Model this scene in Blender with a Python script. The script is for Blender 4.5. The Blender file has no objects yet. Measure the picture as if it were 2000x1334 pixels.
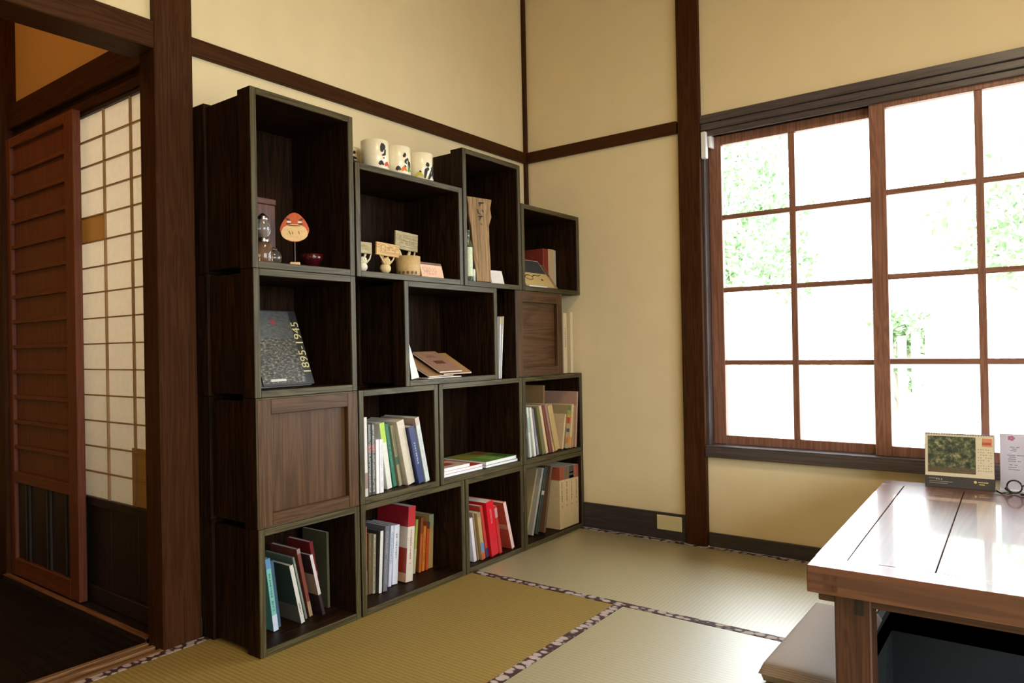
import bpy, bmesh, math, random
from mathutils import Vector, Matrix
random.seed(7)
S = bpy.context.scene
COL = S.collection
R = math.radians

# ------------------------------------------------------------------ camera
cam_data = bpy.data.cameras.new('camera')
cam_data.sensor_width = 36.0
cam_data.lens = 25.446
cam_data.clip_start = 0.02
cam_data.clip_end = 200
cam = bpy.data.objects.new('camera', cam_data)
COL.objects.link(cam)
yaw, pitch, roll = 0.638988, 0.005515, -0.019110
f = Vector((-math.sin(yaw) * math.cos(pitch), math.cos(yaw) * math.cos(pitch), math.sin(pitch)))
r0 = Vector((math.cos(yaw), math.sin(yaw), 0))
u0 = r0.cross(f)
r = r0 * math.cos(roll) + u0 * math.sin(roll)
u = -r0 * math.sin(roll) + u0 * math.cos(roll)
m = Matrix((r, u, -f)).transposed().to_4x4()
m.translation = Vector((2.230, -3.1511, 0.920))
cam.matrix_world = m
S.camera = cam

# ------------------------------------------------------------------ world, lights, exposure
W = bpy.data.worlds.new('overcast_sky')
S.world = W
W.use_nodes = True
wn = W.node_tree
bg = wn.nodes['Background']
bg.inputs['Color'].default_value = (0.86, 0.94, 1.0, 1)
bg.inputs['Strength'].default_value = 14.0
S.view_settings.view_transform = 'Standard'
S.view_settings.look = 'None'
S.view_settings.gamma = 1.0
S.view_settings.exposure = 0.0
S.view_settings.use_curve_mapping = False
S.cycles.use_denoising = True
S.cycles.max_bounces = 10
S.cycles.diffuse_bounces = 6
S.cycles.glossy_bounces = 4
S.cycles.transparent_max_bounces = 16
S.cycles.sample_clamp_indirect = 8.0
S.cycles.caustics_reflective = False
S.cycles.caustics_refractive = False

def area(name, loc, rot, sx, sy, power, color, portal=False):
    d = bpy.data.lights.new(name, 'AREA')
    d.shape = 'RECTANGLE'
    d.size, d.size_y = sx, sy
    d.energy = power
    d.color = color
    if portal:
        d.cycles.is_portal = True
    o = bpy.data.objects.new(name, d)
    o.location = loc
    o.rotation_euler = rot
    COL.objects.link(o)
    return o
# portals only guide the sky's light through the two window openings
area('window_portal', (2.4, 0.14, 1.15), (R(-90), 0, 0), 2.85, 1.45, 1, (1, 1, 1), portal=True)
area('side_window_portal', (4.66, -2.6, 1.35), (0, R(90), 0), 1.5, 2.6, 1, (1, 1, 1), portal=True)
# added warm fill light overhead, out of view, to brighten the walls
area('room_fill_light', (2.3, -2.1, 2.90), (0, 0, 0), 0.7, 0.7, 38, (1.0, 0.80, 0.52))
# corridor lamp, then an added light standing for daylight behind the paper door
area('corridor_lamp_light', (-0.75, -3.0, 2.75), (R(20), 0, 0), 0.35, 0.35, 7, (1.0, 0.56, 0.22))
area('shoji_backlight', (-0.55, -1.15, 1.5), (R(-90), 0, 0), 0.9, 1.5, 17, (1.0, 0.90, 0.76))

# ------------------------------------------------------------------ materials
MATS = {}
def _new(name):
    mt = bpy.data.materials.new(name)
    mt.use_nodes = True
    nt = mt.node_tree
    return mt, nt, nt.nodes['Principled BSDF']

def ramp(nt, c1, c2, p1=0.3, p2=0.7):
    rp = nt.nodes.new('ShaderNodeValToRGB')
    rp.color_ramp.elements[0].position = p1
    rp.color_ramp.elements[1].position = p2
    rp.color_ramp.elements[0].color = (*c1, 1)
    rp.color_ramp.elements[1].color = (*c2, 1)
    return rp

def coords(nt, scale, rnd=True):
    tc = nt.nodes.new('ShaderNodeTexCoord')
    mp = nt.nodes.new('ShaderNodeMapping')
    mp.inputs['Scale'].default_value = scale
    nt.links.new(tc.outputs['Object'], mp.inputs['Vector'])
    if rnd:
        oi = nt.nodes.new('ShaderNodeObjectInfo')
        mu = nt.nodes.new('ShaderNodeMath'); mu.operation = 'MULTIPLY'
        mu.inputs[1].default_value = 37.0
        nt.links.new(oi.outputs['Random'], mu.inputs[0])
        nt.links.new(mu.outputs[0], mp.inputs['Location'])
    return mp

def plain(name, color, rough=0.6, var=0.12, scale=30, spec=0.4, metal=0.0, bump=0.0):
    if name in MATS: return MATS[name]
    mt, nt, b = _new(name)
    mp = coords(nt, (scale,) * 3)
    nz = nt.nodes.new('ShaderNodeTexNoise')
    nz.inputs['Detail'].default_value = 4
    nt.links.new(mp.outputs[0], nz.inputs['Vector'])
    rp = ramp(nt, tuple(c * (1 - var) for c in color), tuple(min(1, c * (1 + var)) for c in color))
    nt.links.new(nz.outputs['Fac'], rp.inputs[0])
    nt.links.new(rp.outputs[0], b.inputs['Base Color'])
    b.inputs['Roughness'].default_value = rough
    b.inputs['Specular IOR Level'].default_value = spec
    b.inputs['Metallic'].default_value = metal
    if bump:
        bp = nt.nodes.new('ShaderNodeBump'); bp.inputs['Strength'].default_value = bump
        bp.inputs['Distance'].default_value = 0.002
        nt.links.new(nz.outputs['Fac'], bp.inputs['Height'])
        nt.links.new(bp.outputs[0], b.inputs['Normal'])
    MATS[name] = mt
    return mt

def wood(name, c1, c2, axis, rough=0.45, spec=0.5, grain=28, coat=0.0, bump=0.25, warp=2.6):
    """grain runs along the given axis"""
    key = name + '_' + axis
    if key in MATS: return MATS[key]
    mt, nt, b = _new(key)
    sc = [grain] * 3
    sc['xyz'.index(axis)] = grain * 0.06
    mp = coords(nt, sc)
    n1 = nt.nodes.new('ShaderNodeTexNoise')
    n1.inputs['Scale'].default_value = 1.0
    n1.inputs['Detail'].default_value = 6
    n1.inputs['Distortion'].default_value = warp * 0.3
    nt.links.new(mp.outputs[0], n1.inputs['Vector'])
    sc2 = [grain * 7] * 3
    sc2['xyz'.index(axis)] = grain * 0.12
    mp2 = coords(nt, sc2)
    n2 = nt.nodes.new('ShaderNodeTexNoise'); n2.inputs['Scale'].default_value = 1.0
    n2.inputs['Detail'].default_value = 3
    nt.links.new(mp2.outputs[0], n2.inputs['Vector'])
    # growth rings: sine of the slow noise
    ms = nt.nodes.new('ShaderNodeMath'); ms.operation = 'MULTIPLY'; ms.inputs[1].default_value = 46
    nt.links.new(n1.outputs['Fac'], ms.inputs[0])
    sn = nt.nodes.new('ShaderNodeMath'); sn.operation = 'SINE'
    nt.links.new(ms.outputs[0], sn.inputs[0])
    ma = nt.nodes.new('ShaderNodeMath'); ma.operation = 'MULTIPLY_ADD'
    ma.inputs[1].default_value = 0.16; 
    nt.links.new(sn.outputs[0], ma.inputs[0])
    nt.links.new(n2.outputs['Fac'], ma.inputs[2])
    rp = ramp(nt, c1, c2, 0.28, 0.74)
    nt.links.new(ma.outputs[0], rp.inputs[0])
    nt.links.new(rp.outputs[0], b.inputs['Base Color'])
    b.inputs['Roughness'].default_value = rough
    b.inputs['Specular IOR Level'].default_value = spec
    b.inputs['Coat Weight'].default_value = coat
    b.inputs['Coat Roughness'].default_value = 0.05
    bp = nt.nodes.new('ShaderNodeBump'); bp.inputs['Strength'].default_value = bump
    bp.inputs['Distance'].default_value = 0.001
    nt.links.new(ma.outputs[0], bp.inputs['Height'])
    nt.links.new(bp.outputs[0], b.inputs['Normal'])
    MATS[key] = mt
    return mt

CR1, CR2 = (0.007, 0.003, 0.0011), (0.028, 0.0115, 0.004)
def crate_w(ax): return wood('crate_wood', CR1, CR2, ax, rough=0.48, spec=0.10, bump=0.4)
RM1, RM2 = (0.034, 0.026, 0.010), (0.085, 0.066, 0.029)  # olive tint paints in the greenish reflection on the crate edges
def rim_sheen_w(ax): return wood('crate_rim_sheen_wood', RM1, RM2, ax, rough=0.4, spec=0.22, bump=0.4)
def door_panel_w(ax): return wood('crate_door_wood', (0.050, 0.023, 0.009), (0.095, 0.046, 0.019), ax, rough=0.42, spec=0.2, bump=0.5, grain=16)
def post_w(ax): return wood('post_wood', (0.036, 0.012, 0.0035), (0.062, 0.022, 0.007), ax, rough=0.5, spec=0.08, bump=0.1)
def sash_w(ax): return wood('sash_wood', (0.17, 0.07, 0.042), (0.28, 0.125, 0.08), ax, rough=0.4, spec=0.5, bump=0.1)
def casing_w(ax): return wood('casing_wood', (0.045, 0.033, 0.032), (0.085, 0.065, 0.066), ax, rough=0.35, spec=0.6, bump=0.1)
def table_w(ax): return wood('table_wood', (0.085, 0.024, 0.011), (0.165, 0.056, 0.026), ax, rough=0.33, spec=0.5, grain=9, coat=1.0, bump=0.03, warp=4)
def fusuma_w(ax): return wood('batten_door_wood', (0.11, 0.024, 0.006), (0.18, 0.042, 0.011), ax, rough=0.5, bump=0.1)
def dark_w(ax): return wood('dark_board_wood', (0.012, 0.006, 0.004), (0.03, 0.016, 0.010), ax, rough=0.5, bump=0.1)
def kumiko_w(ax): return wood('kumiko_wood', (0.30, 0.17, 0.07), (0.45, 0.28, 0.14), ax, rough=0.55, bump=0.05)

def plaster(name, color):
    mt, nt, b = _new(name)
    mp = coords(nt, (1.6,) * 3, rnd=False)
    nz = nt.nodes.new('ShaderNodeTexNoise'); nz.inputs['Detail'].default_value = 5
    nt.links.new(mp.outputs[0], nz.inputs['Vector'])
    rp = ramp(nt, tuple(c * 0.975 for c in color), tuple(c * 1.02 for c in color), 0.3, 0.7)
    nt.links.new(nz.outputs['Fac'], rp.inputs[0])
    nt.links.new(rp.outputs[0], b.inputs['Base Color'])
    b.inputs['Roughness'].default_value = 0.9
    b.inputs['Specular IOR Level'].default_value = 0.15
    mp2 = coords(nt, (220,) * 3, rnd=False)
    n2 = nt.nodes.new('ShaderNodeTexNoise'); nt.links.new(mp2.outputs[0], n2.inputs['Vector'])
    bp = nt.nodes.new('ShaderNodeBump'); bp.inputs['Strength'].default_value = 0.12
    bp.inputs['Distance'].default_value = 0.001
    nt.links.new(n2.outputs['Fac'], bp.inputs['Height'])
    nt.links.new(bp.outputs[0], b.inputs['Normal'])
    return mt
M_PLASTER = plaster('cream_plaster', (0.76, 0.63, 0.39))
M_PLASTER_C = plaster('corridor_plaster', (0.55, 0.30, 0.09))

def tatami_mat_material(axis, fresh=True):
    mt, nt, b = _new('tatami_rush_' + axis + ('_fresh' if fresh else '_aged'))
    mp = coords(nt, (1, 1, 1), rnd=False)
    wv = nt.nodes.new('ShaderNodeTexWave')
    wv.wave_type = 'BANDS'
    wv.bands_direction = 'Y' if axis == 'x' else 'X'   # ribs run along the given axis
    wv.inputs['Scale'].default_value = 21.0
    wv.inputs['Distortion'].default_value = 0.25
    nt.links.new(mp.outputs[0], wv.inputs['Vector'])
    sc = (9, 420, 1) if axis == 'x' else (420, 9, 1)
    mp2 = coords(nt, sc, rnd=False)
    nz = nt.nodes.new('ShaderNodeTexNoise'); nz.inputs['Detail'].default_value = 4
    nt.links.new(mp2.outputs[0], nz.inputs['Vector'])
    mx = nt.nodes.new('ShaderNodeMath'); mx.operation = 'MULTIPLY_ADD'; mx.inputs[1].default_value = 0.28
    nt.links.new(wv.outputs['Fac'], mx.inputs[0]); nt.links.new(nz.outputs['Fac'], mx.inputs[2])
    rp = ramp(nt, (0.27, 0.22, 0.095), (0.46, 0.41, 0.22), 0.3, 0.95) if fresh else ramp(nt, (0.19, 0.12, 0.025), (0.34, 0.235, 0.065), 0.3, 0.95)
    nt.links.new(mx.outputs[0], rp.inputs[0])
    nt.links.new(rp.outputs[0], b.inputs['Base Color'])
    b.inputs['Roughness'].default_value = 0.46 if fresh else 0.6
    b.inputs['Specular IOR Level'].default_value = 1.0 if fresh else 0.25
    b.inputs['Coat Weight'].default_value = 1.0 if fresh else 0.0
    b.inputs['Coat Roughness'].default_value = 0.43
    b.inputs['Coat IOR'].default_value = 2.6
    bp = nt.nodes.new('ShaderNodeBump'); bp.inputs['Strength'].default_value = 0.35
    bp.inputs['Distance'].default_value = 0.0012
    nt.links.new(mx.outputs[0], bp.inputs['Height'])
    nt.links.new(bp.outputs[0], b.inputs['Normal'])
    return mt
M_TATAMI_X = tatami_mat_material('x')
M_TATAMI_Y = tatami_mat_material('y')
M_TATAMI_OLD = tatami_mat_material('x', False)

def border_material():
    mt, nt, b = _new('tatami_border_cloth')
    mp = coords(nt, (30, 42, 36), rnd=False)
    vo = nt.nodes.new('ShaderNodeTexVoronoi'); vo.inputs['Scale'].default_value = 1.0
    vo.inputs['Randomness'].default_value = 0.55
    nt.links.new(mp.outputs[0], vo.inputs['Vector'])
    rp = ramp(nt, (0.42, 0.33, 0.30), (0.040, 0.012, 0.012), 0.44, 0.56)
    nt.links.new(vo.outputs['Distance'], rp.inputs[0])
    nt.links.new(rp.outputs[0], b.inputs['Base Color'])
    b.inputs['Roughness'].default_value = 0.7
    return mt
M_BORDER = border_material()

def glass_pane():
    mt = bpy.data.materials.new('window_glass'); mt.use_nodes = True
    nt = mt.node_tree; nt.nodes.clear()
    out = nt.nodes.new('ShaderNodeOutputMaterial')
    tr = nt.nodes.new('ShaderNodeBsdfTransparent'); tr.inputs[0].default_value = (0.95, 0.97, 0.96, 1)
    gl = nt.nodes.new('ShaderNodeBsdfGlossy'); gl.inputs['Roughness'].default_value = 0.03
    fr = nt.nodes.new('ShaderNodeFresnel'); fr.inputs[0].default_value = 1.45
    tc = nt.nodes.new('ShaderNodeTexCoord')
    nz = nt.nodes.new('ShaderNodeTexNoise'); nz.inputs['Scale'].default_value = 6
    nt.links.new(tc.outputs['Object'], nz.inputs['Vector'])
    bp = nt.nodes.new('ShaderNodeBump'); bp.inputs['Strength'].default_value = 0.05
    nt.links.new(nz.outputs['Fac'], bp.inputs['Height']); nt.links.new(bp.outputs[0], gl.inputs['Normal'])
    mx = nt.nodes.new('ShaderNodeMixShader')
    nt.links.new(fr.outputs[0], mx.inputs[0]); nt.links.new(tr.outputs[0], mx.inputs[1]); nt.links.new(gl.outputs[0], mx.inputs[2])
    nt.links.new(mx.outputs[0], out.inputs[0])
    return mt
M_GLASS = glass_pane()

def paper_material(name, color, trans=0.6):
    mt = bpy.data.materials.new(name); mt.use_nodes = True
    nt = mt.node_tree; nt.nodes.clear()
    out = nt.nodes.new('ShaderNodeOutputMaterial')
    tc = nt.nodes.new('ShaderNodeTexCoord')
    nz = nt.nodes.new('ShaderNodeTexNoise'); nz.inputs['Scale'].default_value = 40; nz.inputs['Detail'].default_value = 6
    nt.links.new(tc.outputs['Object'], nz.inputs['Vector'])
    rp = ramp(nt, tuple(c * 0.94 for c in color), color)
    nt.links.new(nz.outputs['Fac'], rp.inputs[0])
    df = nt.nodes.new('ShaderNodeBsdfDiffuse'); tl = nt.nodes.new('ShaderNodeBsdfTranslucent')
    nt.links.new(rp.outputs[0], df.inputs[0]); nt.links.new(rp.outputs[0], tl.inputs[0])
    mx = nt.nodes.new('ShaderNodeMixShader'); mx.inputs[0].default_value = trans
    nt.links.new(df.outputs[0], mx.inputs[1]); nt.links.new(tl.outputs[0], mx.inputs[2])
    nt.links.new(mx.outputs[0], out.inputs[0])
    return mt
M_PAPER = paper_material('shoji_paper', (0.85, 0.80, 0.70))
M_PATCH = paper_material('shoji_patch_paper', (0.58, 0.38, 0.15), 0.45)

def clear_glass(name, color):
    mt, nt, b = _new(name)
    b.inputs['Base Color'].default_value = (*color, 1)
    b.inputs['Transmission Weight'].default_value = 0.9
    b.inputs['Roughness'].default_value = 0.06
    return mt

# ------------------------------------------------------------------ mesh helpers
class MB:
    def __init__(self): self.v = []; self.f = []; self.mi = []
    def quad(self, pts, mi=0):
        n = len(self.v); self.v += [tuple(p) for p in pts]; self.f.append(tuple(range(n, n + len(pts)))); self.mi.append(mi)
        return self
    def box(self, x0, x1, y0, y1, z0, z1, mi=0, M=None):
        n = len(self.v)
        P = [Vector((x, y, z)) for z in (z0, z1) for y in (y0, y1) for x in (x0, x1)]
        if M is not None: P = [M @ p for p in P]
        self.v += [tuple(p) for p in P]
        for q in ((0, 2, 3, 1), (4, 5, 7, 6), (0, 1, 5, 4), (2, 6, 7, 3), (0, 4, 6, 2), (1, 3, 7, 5)):
            self.f.append(tuple(n + i for i in q)); self.mi.append(mi)
        return self
    def lathe(self, prof, seg=24, c=(0, 0), mi=0, closed_bottom=True):
        n = len(self.v)
        for (rad, z) in prof:
            for k in range(seg):
                a = 2 * math.pi * k / seg
                self.v.append((c[0] + rad * math.cos(a), c[1] + rad * math.sin(a), z))
        for i in range(len(prof) - 1):
            for k in range(seg):
                a, b2 = n + i * seg + k, n + i * seg + (k + 1) % seg
                self.f.append((a, b2, b2 + seg, a + seg)); self.mi.append(mi)
        return self
    def tube(self, pts, rad, seg=8, mi=0, closed=False):
        n0 = len(self.v); P = [Vector(p) for p in pts]; N = len(P)
        for i, p in enumerate(P):
            if closed: d = (P[(i + 1) % N] - P[i - 1])
            else: d = (P[min(i + 1, N - 1)] - P[max(i - 1, 0)])
            d.normalize()
            a = d.orthogonal().normalized() if i == 0 else (a - d * a.dot(d)).normalized()
            b2 = d.cross(a)
            rr = rad[i] if isinstance(rad, (list, tuple)) else rad
            for k in range(seg):
                t = 2 * math.pi * k / seg
                self.v.append(tuple(p + a * (rr * math.cos(t)) + b2 * (rr * math.sin(t))))
        M = N if closed else N - 1
        for i in range(M):
            for k in range(seg):
                a0 = n0 + i * seg + k; a1 = n0 + i * seg + (k + 1) % seg
                b0 = n0 + ((i + 1) % N) * seg + k; b1 = n0 + ((i + 1) % N) * seg + (k + 1) % seg
                self.f.append((a0, a1, b1, b0)); self.mi.append(mi)
        if not closed:
            self.f.append(tuple(n0 + k for k in range(seg))[::-1]); self.mi.append(mi)
            self.f.append(tuple(n0 + (N - 1) * seg + k for k in range(seg))); self.mi.append(mi)
        return self
    def build(self, name, mats, parent=None, loc=(0, 0, 0), rot=(0, 0, 0), bevel=0.0, smooth=False, seg=1):
        me = bpy.data.meshes.new(name)
        me.from_pydata(self.v, [], self.f)
        if not isinstance(mats, (list, tuple)): mats = [mats]
        for mm in mats: me.materials.append(mm)
        for p, i in zip(me.polygons, self.mi): p.material_index = i
        if smooth:
            for p in me.polygons: p.use_smooth = True
        me.update()
        o = bpy.data.objects.new(name, me)
        COL.objects.link(o)
        o.location = loc; o.rotation_euler = rot
        if parent: o.parent = parent
        if bevel:
            bv = o.modifiers.new('bevel', 'BEVEL'); bv.width = bevel; bv.segments = seg; bv.limit_method = 'ANGLE'
        return o

def B(name, dims, mat, parent=None, bevel=0.0, **k):
    return MB().box(*dims).build(name, mat, parent, bevel=bevel, **k)

def thing(name, label, cat, loc=(0, 0, 0), rz=0.0, group=None, rot=None):
    o = bpy.data.objects.new(name, None)
    o.empty_display_size = 0.05
    COL.objects.link(o)
    o.location = loc
    o.rotation_euler = rot if rot else (0, 0, rz)
    o['label'] = label; o['category'] = cat
    if group: o['group'] = group
    return o

def tag(o, label, cat, group=None, kind=None):
    o['label'] = label; o['category'] = cat
    if group: o['group'] = group
    if kind: o['kind'] = kind
    return o

def struct(o): o['kind'] = 'structure'; return o

# ------------------------------------------------------------------ room shell
XR, YF, ZC = 4.60, -5.20, 3.0          # right wall, front wall (behind the viewer), ceiling
WX0, WX1, WZ0, WZ1 = 0.985, 3.86, 0.455, 1.872   # window opening in the back wall
w = MB()
w.box(-0.12, WX0, 0, 0.12, 0, ZC)
w.box(WX0, WX1, 0, 0.12, 0, WZ0); w.box(WX0, WX1, 0, 0.12, WZ1, ZC)
w.box(WX1, XR + 0.12, 0, 0.12, 0, ZC)
struct(w.build('wall_back', M_PLASTER))
w = MB()
w.box(-0.10, 0, -1.90, 0, 0, ZC)
w.box(-0.10, 0, -3.85, -1.90, 1.93, ZC)
w.box(-0.10, 0, YF, -3.85, 0, ZC)
struct(w.build('wall_left', M_PLASTER))
w = MB()
w.box(XR, XR + 0.12, YF, -3.95, 0, ZC); w.box(XR, XR + 0.12, -1.25, 0, 0, ZC)
w.box(XR, XR + 0.12, -3.95, -1.25, 0, 0.6); w.box(XR, XR + 0.12, -3.95, -1.25, 2.1, ZC)
struct(w.build('wall_right', M_PLASTER))
struct(B('wall_front', (-0.10, XR + 0.12, YF - 0.12, YF, 0, ZC), M_PLASTER))
struct(B('ceiling', (-2.9, XR + 0.12, YF - 0.12, 0.12, ZC, ZC + 0.1), wood('ceiling_board', (0.22, 0.13, 0.06), (0.35, 0.22, 0.12), 'x')))
# corridor shell beyond the left opening
YD = -1.935
w = MB()
w.box(-2.8, -0.10, YD, YD + 0.08, 1.95, ZC)
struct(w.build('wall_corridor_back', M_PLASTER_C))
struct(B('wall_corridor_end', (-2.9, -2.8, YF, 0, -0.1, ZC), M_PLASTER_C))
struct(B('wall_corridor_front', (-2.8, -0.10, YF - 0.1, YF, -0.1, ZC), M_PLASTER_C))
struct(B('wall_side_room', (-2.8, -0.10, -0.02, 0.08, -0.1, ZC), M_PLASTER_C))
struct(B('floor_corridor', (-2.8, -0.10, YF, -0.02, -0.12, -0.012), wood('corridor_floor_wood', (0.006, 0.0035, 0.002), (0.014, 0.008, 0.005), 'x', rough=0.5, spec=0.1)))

# timber framing (trim)
def trim(n, dims, mat, bevel=0.003): return struct(B('trim_%d' % n, dims, mat, bevel=bevel))
trim(1, (-0.074, 0.022, -2.007, -1.882, -0.01, ZC), post_w('z'))          # large corner post by the doorway
trim(2, (0, 0.021, -1.888, 0, 1.883, 1.939), post_w('y'))                 # rail on the left wall
trim(3, (0, 0.868, -0.021, 0, 1.883, 1.939), post_w('x'))                 # rail on the back wall
trim(4, (0, 0.020, -0.020, 0, 0, ZC), post_w('z'), 0.002)                 # slim corner strip
trim(5, (0.878, 0.981, -0.030, 0, 0, ZC), post_w('z'))                    # post left of the window
trim(6, (-0.11, 0.022, -3.85, -2.007, 1.862, 1.948), post_w('y'))         # lintel over the doorway
trim(7, (-0.11, 0.022, -3.97, -3.85, 0, ZC), post_w('z'))
# corridor lintel: two steps
w = MB(); w.box(-2.8, -0.090, YD - 0.035, YD + 0.08, 1.865, 1.965); w.box(-2.8, -0.090, YD - 0.012, YD + 0.08, 1.815, 1.865)
struct(w.build('trim_8', post_w('x'), bevel=0.003))
trim(9, (-1.41, -1.268, YD - 0.06, YD + 0.05, -0.01, ZC), post_w('z'))
trim(14, (0.10, 2.0, -5.20, -5.17, 1.87, 1.94), post_w('x'))
# baseboards
bb = wood('baseboard_wood', (0.022, 0.018, 0.018), (0.045, 0.036, 0.034), 'x', rough=0.45, bump=0.05)
struct(B('baseboard_back', (0.02, 0.878, -0.016, 0, 0, 0.124), bb, bevel=0.002))
struct(B('baseboard_right', (0.981, XR, -0.016, 0, 0, 0.062), bb, bevel=0.002))
struct(B('baseboard_left', (0, 0.012, -1.888, -0.02, 0, 0.06), wood('baseboard_wood', (0.022, 0.018, 0.018), (0.045, 0.036, 0.034), 'y'), bevel=0.002))

# window head rail, sill and casing
w = MB()
w.box(0.981, 3.92, -0.024, 0.0, 1.902, 1.938)
w.box(0.981, 3.92, -0.014, 0.10, 1.872, 1.902)
w.box(0.981, 3.92, -0.004, 0.012, 1.846, 1.872)
w.box(0.981, 3.92, 0.080, 0.092, 1.846, 1.872)
struct(w.build('trim_10', casing_w('x'), bevel=0.002))
w = MB()
w.box(0.981, 3.92, -0.034, 0.0, 0.404, 0.446)
w.box(0.981, 3.92, -0.028, 0.12, 0.440, 0.4555)
struct(w.build('trim_11', casing_w('x'), bevel=0.002))
struct(B('trim_12', (0.979, 0.993, -0.006, 0.12, 0.4555, 1.846), casing_w('z'), bevel=0.001))
struct(B('trim_13', (3.86, 3.92, -0.02, 0.12, 0.404, 1.902), casing_w('z'), bevel=0.002))

# window_1: four sliding sashes, each eight panes
win = bpy.data.objects.new('window_1', None); COL.objects.link(win); struct(win)
win.location = (0.985, 0.0, 0.455)
def sash(x0, x1, y0, y1, ztop, first_w):
    """world x-range, world y-range; child coords are relative to the window empty"""
    ox, oz = 0.985, 0.455
    zb = 0.4565 - oz; zt = ztop - oz
    fr = MB()
    a, b2 = x0 - ox, x1 - ox
    st = 0.058
    fr.box(a, a + st, y0, y1, zb, zt); fr.box(b2 - st, b2, y0, y1, zb, zt)
    fr.box(a + st, b2 - st, y0, y1, zb, zb + 0.040); fr.box(a + st, b2 - st, y0, y1, zt - 0.042, zt)
    s = fr.build('sash', sash_w('z'), win, bevel=0.002)
    gx0, gx1, gz0, gz1 = a + st, b2 - st, zb + 0.040, zt - 0.042
    mx = (gx0 + gx1) / 2; mw = 0.013
    ym = (y0 + y1) / 2
    B('muntin', (mx - mw, mx + mw, y0 + 0.004, y1 - 0.004, gz0, gz1), sash_w('z'), s, bevel=0.0015)
    hs = [gz0 + (gz1 - gz0) * k / 4 for k in range(5)]
    for k in (1, 2, 3):
        B('muntin', (gx0, gx1, y0 + 0.005, y1 - 0.005, hs[k] - 0.0105, hs[k] + 0.0105), sash_w('x'), s, bevel=0.0015)
    for k in range(4):
        for (p, q) in ((gx0, mx - mw), (mx + mw, gx1)):
            lo = hs[k] + (0.0105 if k else 0); hi = hs[k + 1] - (0.0105 if k < 3 else 0)
            MB().quad([(p, ym, lo), (q, ym, lo), (q, ym, hi), (p, ym, hi)]).build('glass_pane', M_GLASS, s)
    return s
sash(0.993, 1.722, 0.045, 0.075, 1.850, 0)
sash(1.668, 2.400, 0.008, 0.038, 1.868, 0)
sash(2.410, 3.140, 0.008, 0.038, 1.868, 0)
sash(3.086, 3.855, 0.045, 0.075, 1.850, 0)

# side window (out of frame to the right): plain sliding sashes
win2 = bpy.data.objects.new('window_2', None); COL.objects.link(win2); struct(win2)
win2.location = (4.66, -2.6, 0.6)
w = MB()
for k in range(3):
    y0 = -1.35 + k * 0.9
    w.box(-0.02, 0.02, y0, y0 + 0.05, 0, 1.5); w.box(-0.02, 0.02, y0 + 0.85, y0 + 0.9, 0, 1.5)
    w.box(-0.02, 0.02, y0, y0 + 0.9, 0, 0.05); w.box(-0.02, 0.02, y0, y0 + 0.9, 1.45, 1.5)
w.build('sash', sash_w('z'), win2)

# ------------------------------------------------------------------ floor: tatami mats, sunken leg well
fl = MB()
PX0, PX1, PY0, PY1 = 1.768, 2.66, -1.272, -0.337      # leg well under the low table
ZT = -0.004
fl.box(-0.10, PX0, YF, 0.12, -0.10, -0.03); fl.box(PX1, XR + 0.12, YF, 0.12, -0.10, -0.03)
fl.box(PX0, PX1, YF, PY0, -0.10, -0.03); fl.box(PX0, PX1, PY1, 0.12, -0.10, -0.03)
fl.box(PX0 - 0.02, PX0, PY0 - 0.02, PY1 + 0.02, -0.42, -0.004, 1); fl.box(PX1, PX1 + 0.02, PY0 - 0.02, PY1 + 0.02, -0.42, -0.004, 1)
fl.box(PX0, PX1, PY0 - 0.02, PY0, -0.42, -0.004, 1); fl.box(PX0, PX1, PY1, PY1 + 0.02, -0.42, -0.004, 1)
fl.box(PX0, PX1, PY0, PY1, -0.44, -0.40, 1)
floor = struct(fl.build('floor', [dark_w('x'), plain('well_lining', (0.030, 0.034, 0.036), rough=0.7)]))
def mat_piece(x0, x1, y0, y1, ribs, borders, old=False):
    """ribs: axis the rush ribs run along; borders: which edges carry cloth ('x0','x1','y0','y1')"""
    g = 0.0012; bw = 0.033
    cx, cy = (x0 + x1) / 2, (y0 + y1) / 2
    a, b2, c, d = x0 - cx + g, x1 - cx - g, y0 - cy + g, y1 - cy - g
    ax, bx = a + (bw if 'x0' in borders else 0), b2 - (bw if 'x1' in borders else 0)
    cy0, dy0 = c + (bw if 'y0' in borders else 0), d - (bw if 'y1' in borders else 0)
    t = MB().box(ax, bx, cy0, dy0, -0.030, -0.0005).build('tatami_mat', M_TATAMI_OLD if old else (M_TATAMI_X if ribs == 'x' else M_TATAMI_Y), floor, loc=(cx, cy, 0))
    for e in borders:
        dims = {'x0': (a, ax, c, d), 'x1': (bx, b2, c, d), 'y0': (a, b2, c, cy0), 'y1': (a, b2, dy0, d)}[e]
        B('cloth_border', (*dims, -0.030, 0.0008), M_BORDER, t)
    return t
XB = 1.013
mat_piece(0.0, PX0 - 0.022, -0.893, -0.016, 'y', ['y0', 'y1'])
mat_piece(0.022, XB, -2.75, -0.893, 'x', ['x0', 'x1'], old=True)
mat_piece(XB, PX0 - 0.022, -2.75, -0.893, 'x', [])
mat_piece(0.022, XB, -4.60, -2.75, 'x', ['x0', 'x1'])
mat_piece(XB, 1.96, -4.60, -2.75, 'x', ['x0', 'x1'])
mat_piece(PX0 - 0.022, PX1 + 0.022, -2.75, PY0 - 0.022, 'y', [])
mat_piece(PX0 - 0.022, PX1 + 0.022, PY1 + 0.022, -0.016, 'x', ['y1'])
mat_piece(1.96, 2.92, -4.60, -2.75, 'x', ['x0', 'x1'])
mat_piece(PX1 + 0.022, 3.70, -1.90, -0.016, 'x', ['x0', 'x1'])
mat_piece(PX1 + 0.022, 4.58, -2.75, -1.90, 'y', ['y0', 'y1'])
mat_piece(3.70, 4.58, -1.90, -0.016, 'x', ['x0', 'x1'])
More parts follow.
